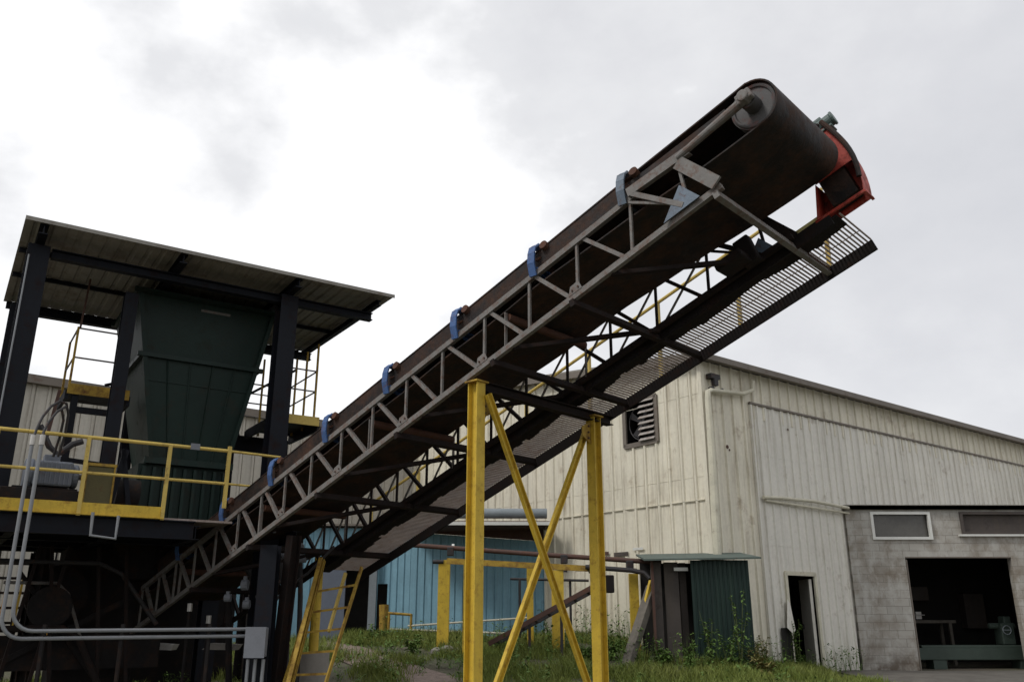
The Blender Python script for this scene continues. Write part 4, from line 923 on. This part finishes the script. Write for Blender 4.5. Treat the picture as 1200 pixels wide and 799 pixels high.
# small inclined conveyor lying in the grass
sc_ = thing('inclined_chute', 'short rusty inclined rail chute rising through the grass behind the yellow posts', 'chute', tuple(gz(P(600, 760, 20))))
a, b = P(573, 754, 19.9), P(712, 678, 18.9); 
part(sc_, 'rail', MB().bar(a, b, .05, .10), 'rustpipe'); part(sc_, 'rail', MB().bar(a+V((.05,.45,-.06)), b+V((.05,.45,-.06)), .05, .10), 'darkpipe')
t = MB()
for i in range(9): q = a.lerp(b, (i+.5)/9); t.bar(q+V((0,.02,0)), q+V((.05,.43,-.05)), .04, .04)
part(sc_, 'rung', t, 'darkpipe')
for f in (.35, .62, .97):
    q = a.lerp(b, f)+V((0,.2,0)); part(sc_, 'leg', MB().bar(gz(q)-V((0,0,.1)), q, .06, .06), 'darkpipe')
q = P(714, 684, 18.9); part(sc_, 'head_box', MB().box(q, (.18, .3, .36)), 'channel', bevel=.02)
# leaning timber
a, b = P(764, 688, 19.2), P(728, 800, 18.3)
part_t = MB().bar(b, a, .20, .16); single('timber_post', part_t, 'timber', 'grey weathered timber leaning against the warehouse beside the brown doors', 'timber', (b.x, b.y, b.z))
a, b = P(763, 680, 19.1), P(748, 740, 18.9); single('steel_strut', MB().bar(b, a, .07, .07), 'yellow', 'yellow steel strut tilted beside the leaning grey timber', 'strut', (b.x, b.y, b.z))
# guard rails and bollard by the blue shed
bo = MB().tube([gz(P(450, 740, 24.5)), P(450, 708, 24.5)], .13, 14); q = gz(P(450, 740, 24.5)); single('bollard', bo, 'yellow_rusty', 'short rusty yellow bollard beside the blue shed doorway', 'bollard', tuple(q), smooth=True)
yr2 = thing('barrier_rail', 'low rusty yellow pipe barrier in front of the blue shed', 'barrier', tuple(gz(P(470, 742, 24.2))))
part(yr2, 'rail', MB().tube([P(455, 718, 24.2), P(482, 720, 24.2)], .035, 8), 'yellow_rusty', smooth=True)
part(yr2, 'rail', MB().tube([P(455, 737, 24.2), P(600, 742, 24.0)], .03, 8), 'pipewhite', smooth=True)
part(yr2, 'rail', MB().tube([P(478, 733, 24.2), P(640, 722, 24.0)], .025, 8), 'pipewhite', smooth=True)
for u in (456, 482): a = P(u, 719, 24.2); part(yr2, 'post', MB().tube([gz(a), a], .035, 8), 'yellow_rusty', smooth=True)
# rubble by the first post
for i, (u, v, s_) in enumerate(((512, 768, .13), (524, 763, .17), (536, 770, .12))):
    q = gz(P(u, v, 20.3)); mb = MB(); mb.tube([q-V((0,0,.05)), q+V((0,0,s_*.5)), q+V((0,0,s_*.9))], [s_*1.3, s_*1.1, s_*.4], 7)
    single('stone', mb, 'concrete', ['flat grey stone left of the wide yellow rack post', 'largest grey stone at the foot of the wide yellow rack post', 'small grey stone right of the wide yellow rack post'][i], 'stone', tuple(q), group='stones at the foot of the rack post')

# ---------------------------------------------------------------- vegetation
rng = np.random.default_rng(5)
def free(x, y):
    # inside buildings?
    d = V((x, y, 0)) - CW
    if d.dot(NR) < .02 and d.dot(NL) < .02: return False
    if y > 24.4 and x < 1.2: return y < 24.4
    if 2.9 < x < 5.1 and 18.85 < y: return False
    return True
def blades(n, x0, x1, y0, y1, h0, h1, wid, dens=None):
    vs = []; fs = []; c = 0
    while c < n:
        x, y = rng.uniform(x0, x1), rng.uniform(y0, y1)
        nz = noise.noise(V((x*.9, y*.9, 1.5)))
        if not free(x, y) or rng.random() > .55 + nz*2.0: c += 1; continue
        # keep the track and apron mostly bare
        if x > 7.6 and y < 23.2: c += 1; continue
        tr = np.interp(y, [14.5, 17.0, 19.6, 22.5], [1.0, -1.6, -3.2, -4.9])
        if abs(x-tr) < .45 and rng.random() > .3: c += 1; continue
        z = g(x, y)-.01; hh = rng.uniform(h0, h1)*(1+.9*nz); a = rng.uniform(0, 6.28); lx, ly = rng.normal(0, .35, 2)*hh
        w = wid*rng.uniform(.6, 1.3); dx, dy = math.cos(a)*w, math.sin(a)*w; o = len(vs)
        vs += [(x-dx, y-dy, z), (x+dx, y+dy, z), (x+dx*.7+lx*.4, y+dy*.7+ly*.4, z+hh*.6), (x-dx*.7+lx*.4, y-dy*.7+ly*.4, z+hh*.6), (x+lx, y+ly, z+hh)]
        fs += [(o, o+1, o+2, o+3), (o+3, o+2, o+4)]; c += 1
    me = bpy.data.meshes.new('grass'); me.from_pydata(vs, [], fs); me.update(); return me
o = bpy.data.objects.new('grass', blades(150000, -9.5, 8.2, 14.6, 24.6, .07, .22, .009)); C.objects.link(o); o.data.materials.append(M['grass']); tag(o, 'patchy green grass covering the yard around the posts', None, None, 'stuff')
if 'category' in o: del o['category']
def undergrowth():
    mb_v, mb_f = [], []
    spots = [(x, 18.35+.25*math.sin(x*3), .5) for x in np.arange(2.2, 5.4, .16)] + [(4.75+.79*t_, 19.75+.612*t_, .45) for t_ in np.arange(.4, 5.2, .22)]
    spots += [(4.4-.61*t_, 19.75+.79*t_, .6) for t_ in np.arange(1.2, 6, .22)] + [(x, 24.1-.3*(x+3), .4) for x in np.arange(-3.4, .8, .25)]
    spots += [(rng.uniform(-4.5, 5.5), rng.uniform(15.6, 22.5), .28) for _ in range(150)] + [(rng.uniform(-.5, 3.2), rng.uniform(18.5, 21), .5) for _ in range(40)]
    spots += [(rng.uniform(-7, -2), rng.uniform(13, 18), .25) for _ in range(40)]
    for x, y, h in spots:
        if not free(x, y): continue
        h *= rng.uniform(.5, 1.5); z = g(x, y)
        for i in range(int(10+h*60)):
            f = rng.uniform(.05, 1); a = rng.uniform(0, 6.28); r_ = rng.uniform(0, .16)*(1.3-f*.4); p = V((x+math.cos(a)*r_, y+math.sin(a)*r_, z+h*f))
            b = rng.uniform(0, 6.28); L = rng.uniform(.04, .12); d = V((math.cos(b), math.sin(b), rng.uniform(-.4, .9))).normalized(); q = d.cross(V((0,0,1))).normalized()*L*rng.uniform(.12, .3)
            o = len(mb_v); mb_v += [tuple(p), tuple(p+d*L*.5+q), tuple(p+d*L), tuple(p+d*L*.5-q)]; mb_f.append((o, o+1, o+2, o+3))
        for i in range(5):
            a = rng.uniform(0, 6.28); tip = V((x+math.cos(a)*.12, y+math.sin(a)*.12, z+h*rng.uniform(.8, 1.25))); o = len(mb_v)
            mb_v += [(x-.005, y, z), (x+.005, y, z), tuple(tip)]; mb_f.append((o, o+1, o+2))
    me = bpy.data.meshes.new('undergrowth'); me.from_pydata(mb_v, [], mb_f); me.update(); return me
o = bpy.data.objects.new('undergrowth', undergrowth()); C.objects.link(o); o.data.materials.append(M['leaf']); tag(o, 'rough leafy undergrowth along the walls and through the grass', None, None, 'stuff')
def weed(x, y, h, label, n=26, spread=.22, mat='leaf', leaf=.09, name='weed', nst=4):
    r = thing(name, label, 'weed', (x, y, g(x, y)-.02), 0, 'weeds growing along the buildings and posts')
    st_, lf = MB(), MB()
    for i in range(nst):
        a = random.uniform(0, 6.28); tip = V((math.cos(a)*spread*random.uniform(.3, 1), math.sin(a)*spread*random.uniform(.3, 1), h*random.uniform(.65, 1)))
        pts = [V((0,0,0)).lerp(tip, f) + V((0,0,.08*h*math.sin(f*3.1))) for f in (0, .35, .7, 1)]
        st_.tube(pts, [.010, .008, .006, .003], 5)
        for k in range(n):
            f = random.uniform(.12, 1); p = V((0,0,0)).lerp(tip, f) + V((0,0,.08*h*math.sin(f*3.1)))
            b = random.uniform(0, 6.28); L = leaf*random.uniform(.6, 1.4)*(1.25-f*.5); d = V((math.cos(b), math.sin(b), random.uniform(-.5, .7))).normalized(); s_ = d.cross(V((0,0,1))).normalized()*L*.24
            lf.add([p, p+d*L*.5+s_, p+d*L+V((0,0,-.25*L)), p+d*L*.5-s_], [(0,1,2,3)])
    part(r, 'stem', st_, 'bark', world=False); part(r, 'leaves', lf, mat, world=False); return r
W_ = [
 (4.05, 18.45, 1.35, 'tall thin weed with a pale flower head against the middle of the green shed', 30, .22, 'leaf'),
 (4.62, 18.4, 1.75, 'tallest weed standing against the right of the green shed', 34, .24, 'leaf'),
 (4.35, 18.2, .85, 'bushy weed at the foot of the green shed', 34, .3, 'leaf'),
 (4.95, 18.5, .7, 'dry brownish weed at the right corner of the green shed', 30, .25, 'leaf2'),
 (3.55, 18.3, .55, 'broad leafy weed in front of the grey brown doors', 40, .35, 'leaf'),
 (3.15, 18.4, .42, 'low bright weed left of the grey brown doors', 40, .3, 'leaf'),
 (5.45, 19.6, .75, 'dry weed against the white wall left of the open side door', 30, .25, 'leaf2'),
 (6.75, 21.35, 1.15, 'dark green weed filling the left of the open side door', 40, .28, 'leaf'),
 (2.1, 19.3, .45, 'leafy weed beneath the small yellow rack post', 36, .3, 'leaf'),
 (.9, 20.7, .9, 'bushy green weed behind the middle rack posts', 44, .4, 'leaf'),
 (-2.2, 20.2, .45, 'dark weed clump in the grass left of the wide rack post', 30, .25, 'leaf'),
 (-3.3, 22.0, .5, 'weed clump in front of the grey door post of the blue shed', 36, .35, 'leaf'),
 (5.0, 17.9, .4, 'low grassy weed at bottom right of the green shed', 36, .3, 'leaf2'),
 (1.5, 19.0, .35, 'low weed clump right of the far trestle post', 30, .3, 'leaf'),
]
for x, y, h, lb_, n, sp_, mt in W_: weed(x, y, h, lb_, n, sp_, mt, leaf=.10 if h > .5 else .13)

# ---------------------------------------------------------------- sky, sun, camera
sc = bpy.context.scene
w = bpy.data.worlds.new("World"); sc.world = w; w.use_nodes = True; nt = w.node_tree; nt.nodes.clear()
out = N(nt, 'ShaderNodeOutputWorld')
SE, SA = math.radians(48), math.radians(-62)      # sun behind cloud, to the left
sky = N(nt, 'ShaderNodeTexSky'); sky.sky_type = 'NISHITA'; sky.sun_disc = False; sky.sun_elevation = SE; sky.sun_rotation = SA
bg1 = N(nt, 'ShaderNodeBackground'); bg1.inputs[1].default_value = .10; nt.links.new(sky.outputs[0], bg1.inputs[0])
tc = N(nt, 'ShaderNodeTexCoord').outputs['Generated']
n1 = noise_n(nt, tc, 2.3, 7, .52, (1, 1, 1.5)); n2 = noise_n(nt, tc, 6.0, 6, .55, (1, 1, 1.6))
dirw = V(P(190, 215, 1) - V((0,0,H))).normalized()
dp = N(nt, 'ShaderNodeVectorMath', operation='DOT_PRODUCT'); nt.links.new(tc, dp.inputs[0]); dp.inputs[1].default_value = dirw
glow = N(nt, 'ShaderNodeMapRange', interpolation_type='SMOOTHSTEP'); nt.links.new(dp.outputs['Value'], glow.inputs[0]); glow.inputs[1].default_value = .84; glow.inputs[2].default_value = .985; glow.inputs[4].default_value = .27
def math_n(op, a, b):
    m = N(nt, 'ShaderNodeMath', operation=op)
    for i, s in enumerate((a, b)):
        if isinstance(s, (int, float)): m.inputs[i].default_value = s
        else: nt.links.new(s, m.inputs[i])
    return m.outputs[0]
tot = math_n('ADD', math_n('ADD', math_n('MULTIPLY', n1, 1.15), math_n('MULTIPLY', n2, .42)), glow.outputs[0])
cr_ = N(nt, 'ShaderNodeValToRGB'); el = cr_.color_ramp.elements
el[0].position = .52; el[0].color = (.69, .70, .735, 1); el[1].position = 1.0; el[1].color = (1.12, 1.12, 1.13, 1)
e = el.new(.72); e.color = (.765, .77, .80, 1); e = el.new(.88); e.color = (.86, .865, .885, 1)
nt.links.new(tot, cr_.inputs[0])
bg2 = N(nt, 'ShaderNodeBackground'); bg2.inputs[1].default_value = 1.0; nt.links.new(cr_.outputs[0], bg2.inputs[0])
mx = N(nt, 'ShaderNodeMixShader'); mx.inputs[0].default_value = .94; nt.links.new(bg1.outputs[0], mx.inputs[1]); nt.links.new(bg2.outputs[0], mx.inputs[2]); nt.links.new(mx.outputs[0], out.inputs[0])
sun = bpy.data.lights.new('sun', 'SUN'); sun.energy = 1.6; sun.angle = math.radians(14); sun.color = (1, .97, .92)
so = bpy.data.objects.new('sun', sun); C.objects.link(so)
# sun direction: azimuth measured from +Y; to the left and a little behind the camera
saz = math.radians(-118); sd = V((math.sin(saz)*math.cos(SE), math.cos(saz)*math.cos(SE), math.sin(SE)))
so.rotation_euler = sd.to_track_quat('Z', 'Y').to_euler(); sky.sun_rotation = saz
cam = bpy.data.cameras.new('camera'); co = bpy.data.objects.new('camera', cam); C.objects.link(co)
cam.sensor_width = 36; cam.lens = 30.0; cam.clip_end = 3000; cam.clip_start = .05
co.location = (0, 0, H); co.rotation_euler = (math.radians(90)+TH, 0, 0); sc.camera = co
vs_ = sc.view_settings; vs_.view_transform = 'Standard'; vs_.look = 'None'; vs_.gamma = 1; vs_.exposure = 0; vs_.use_curve_mapping = False
sc.cycles.max_bounces = 6
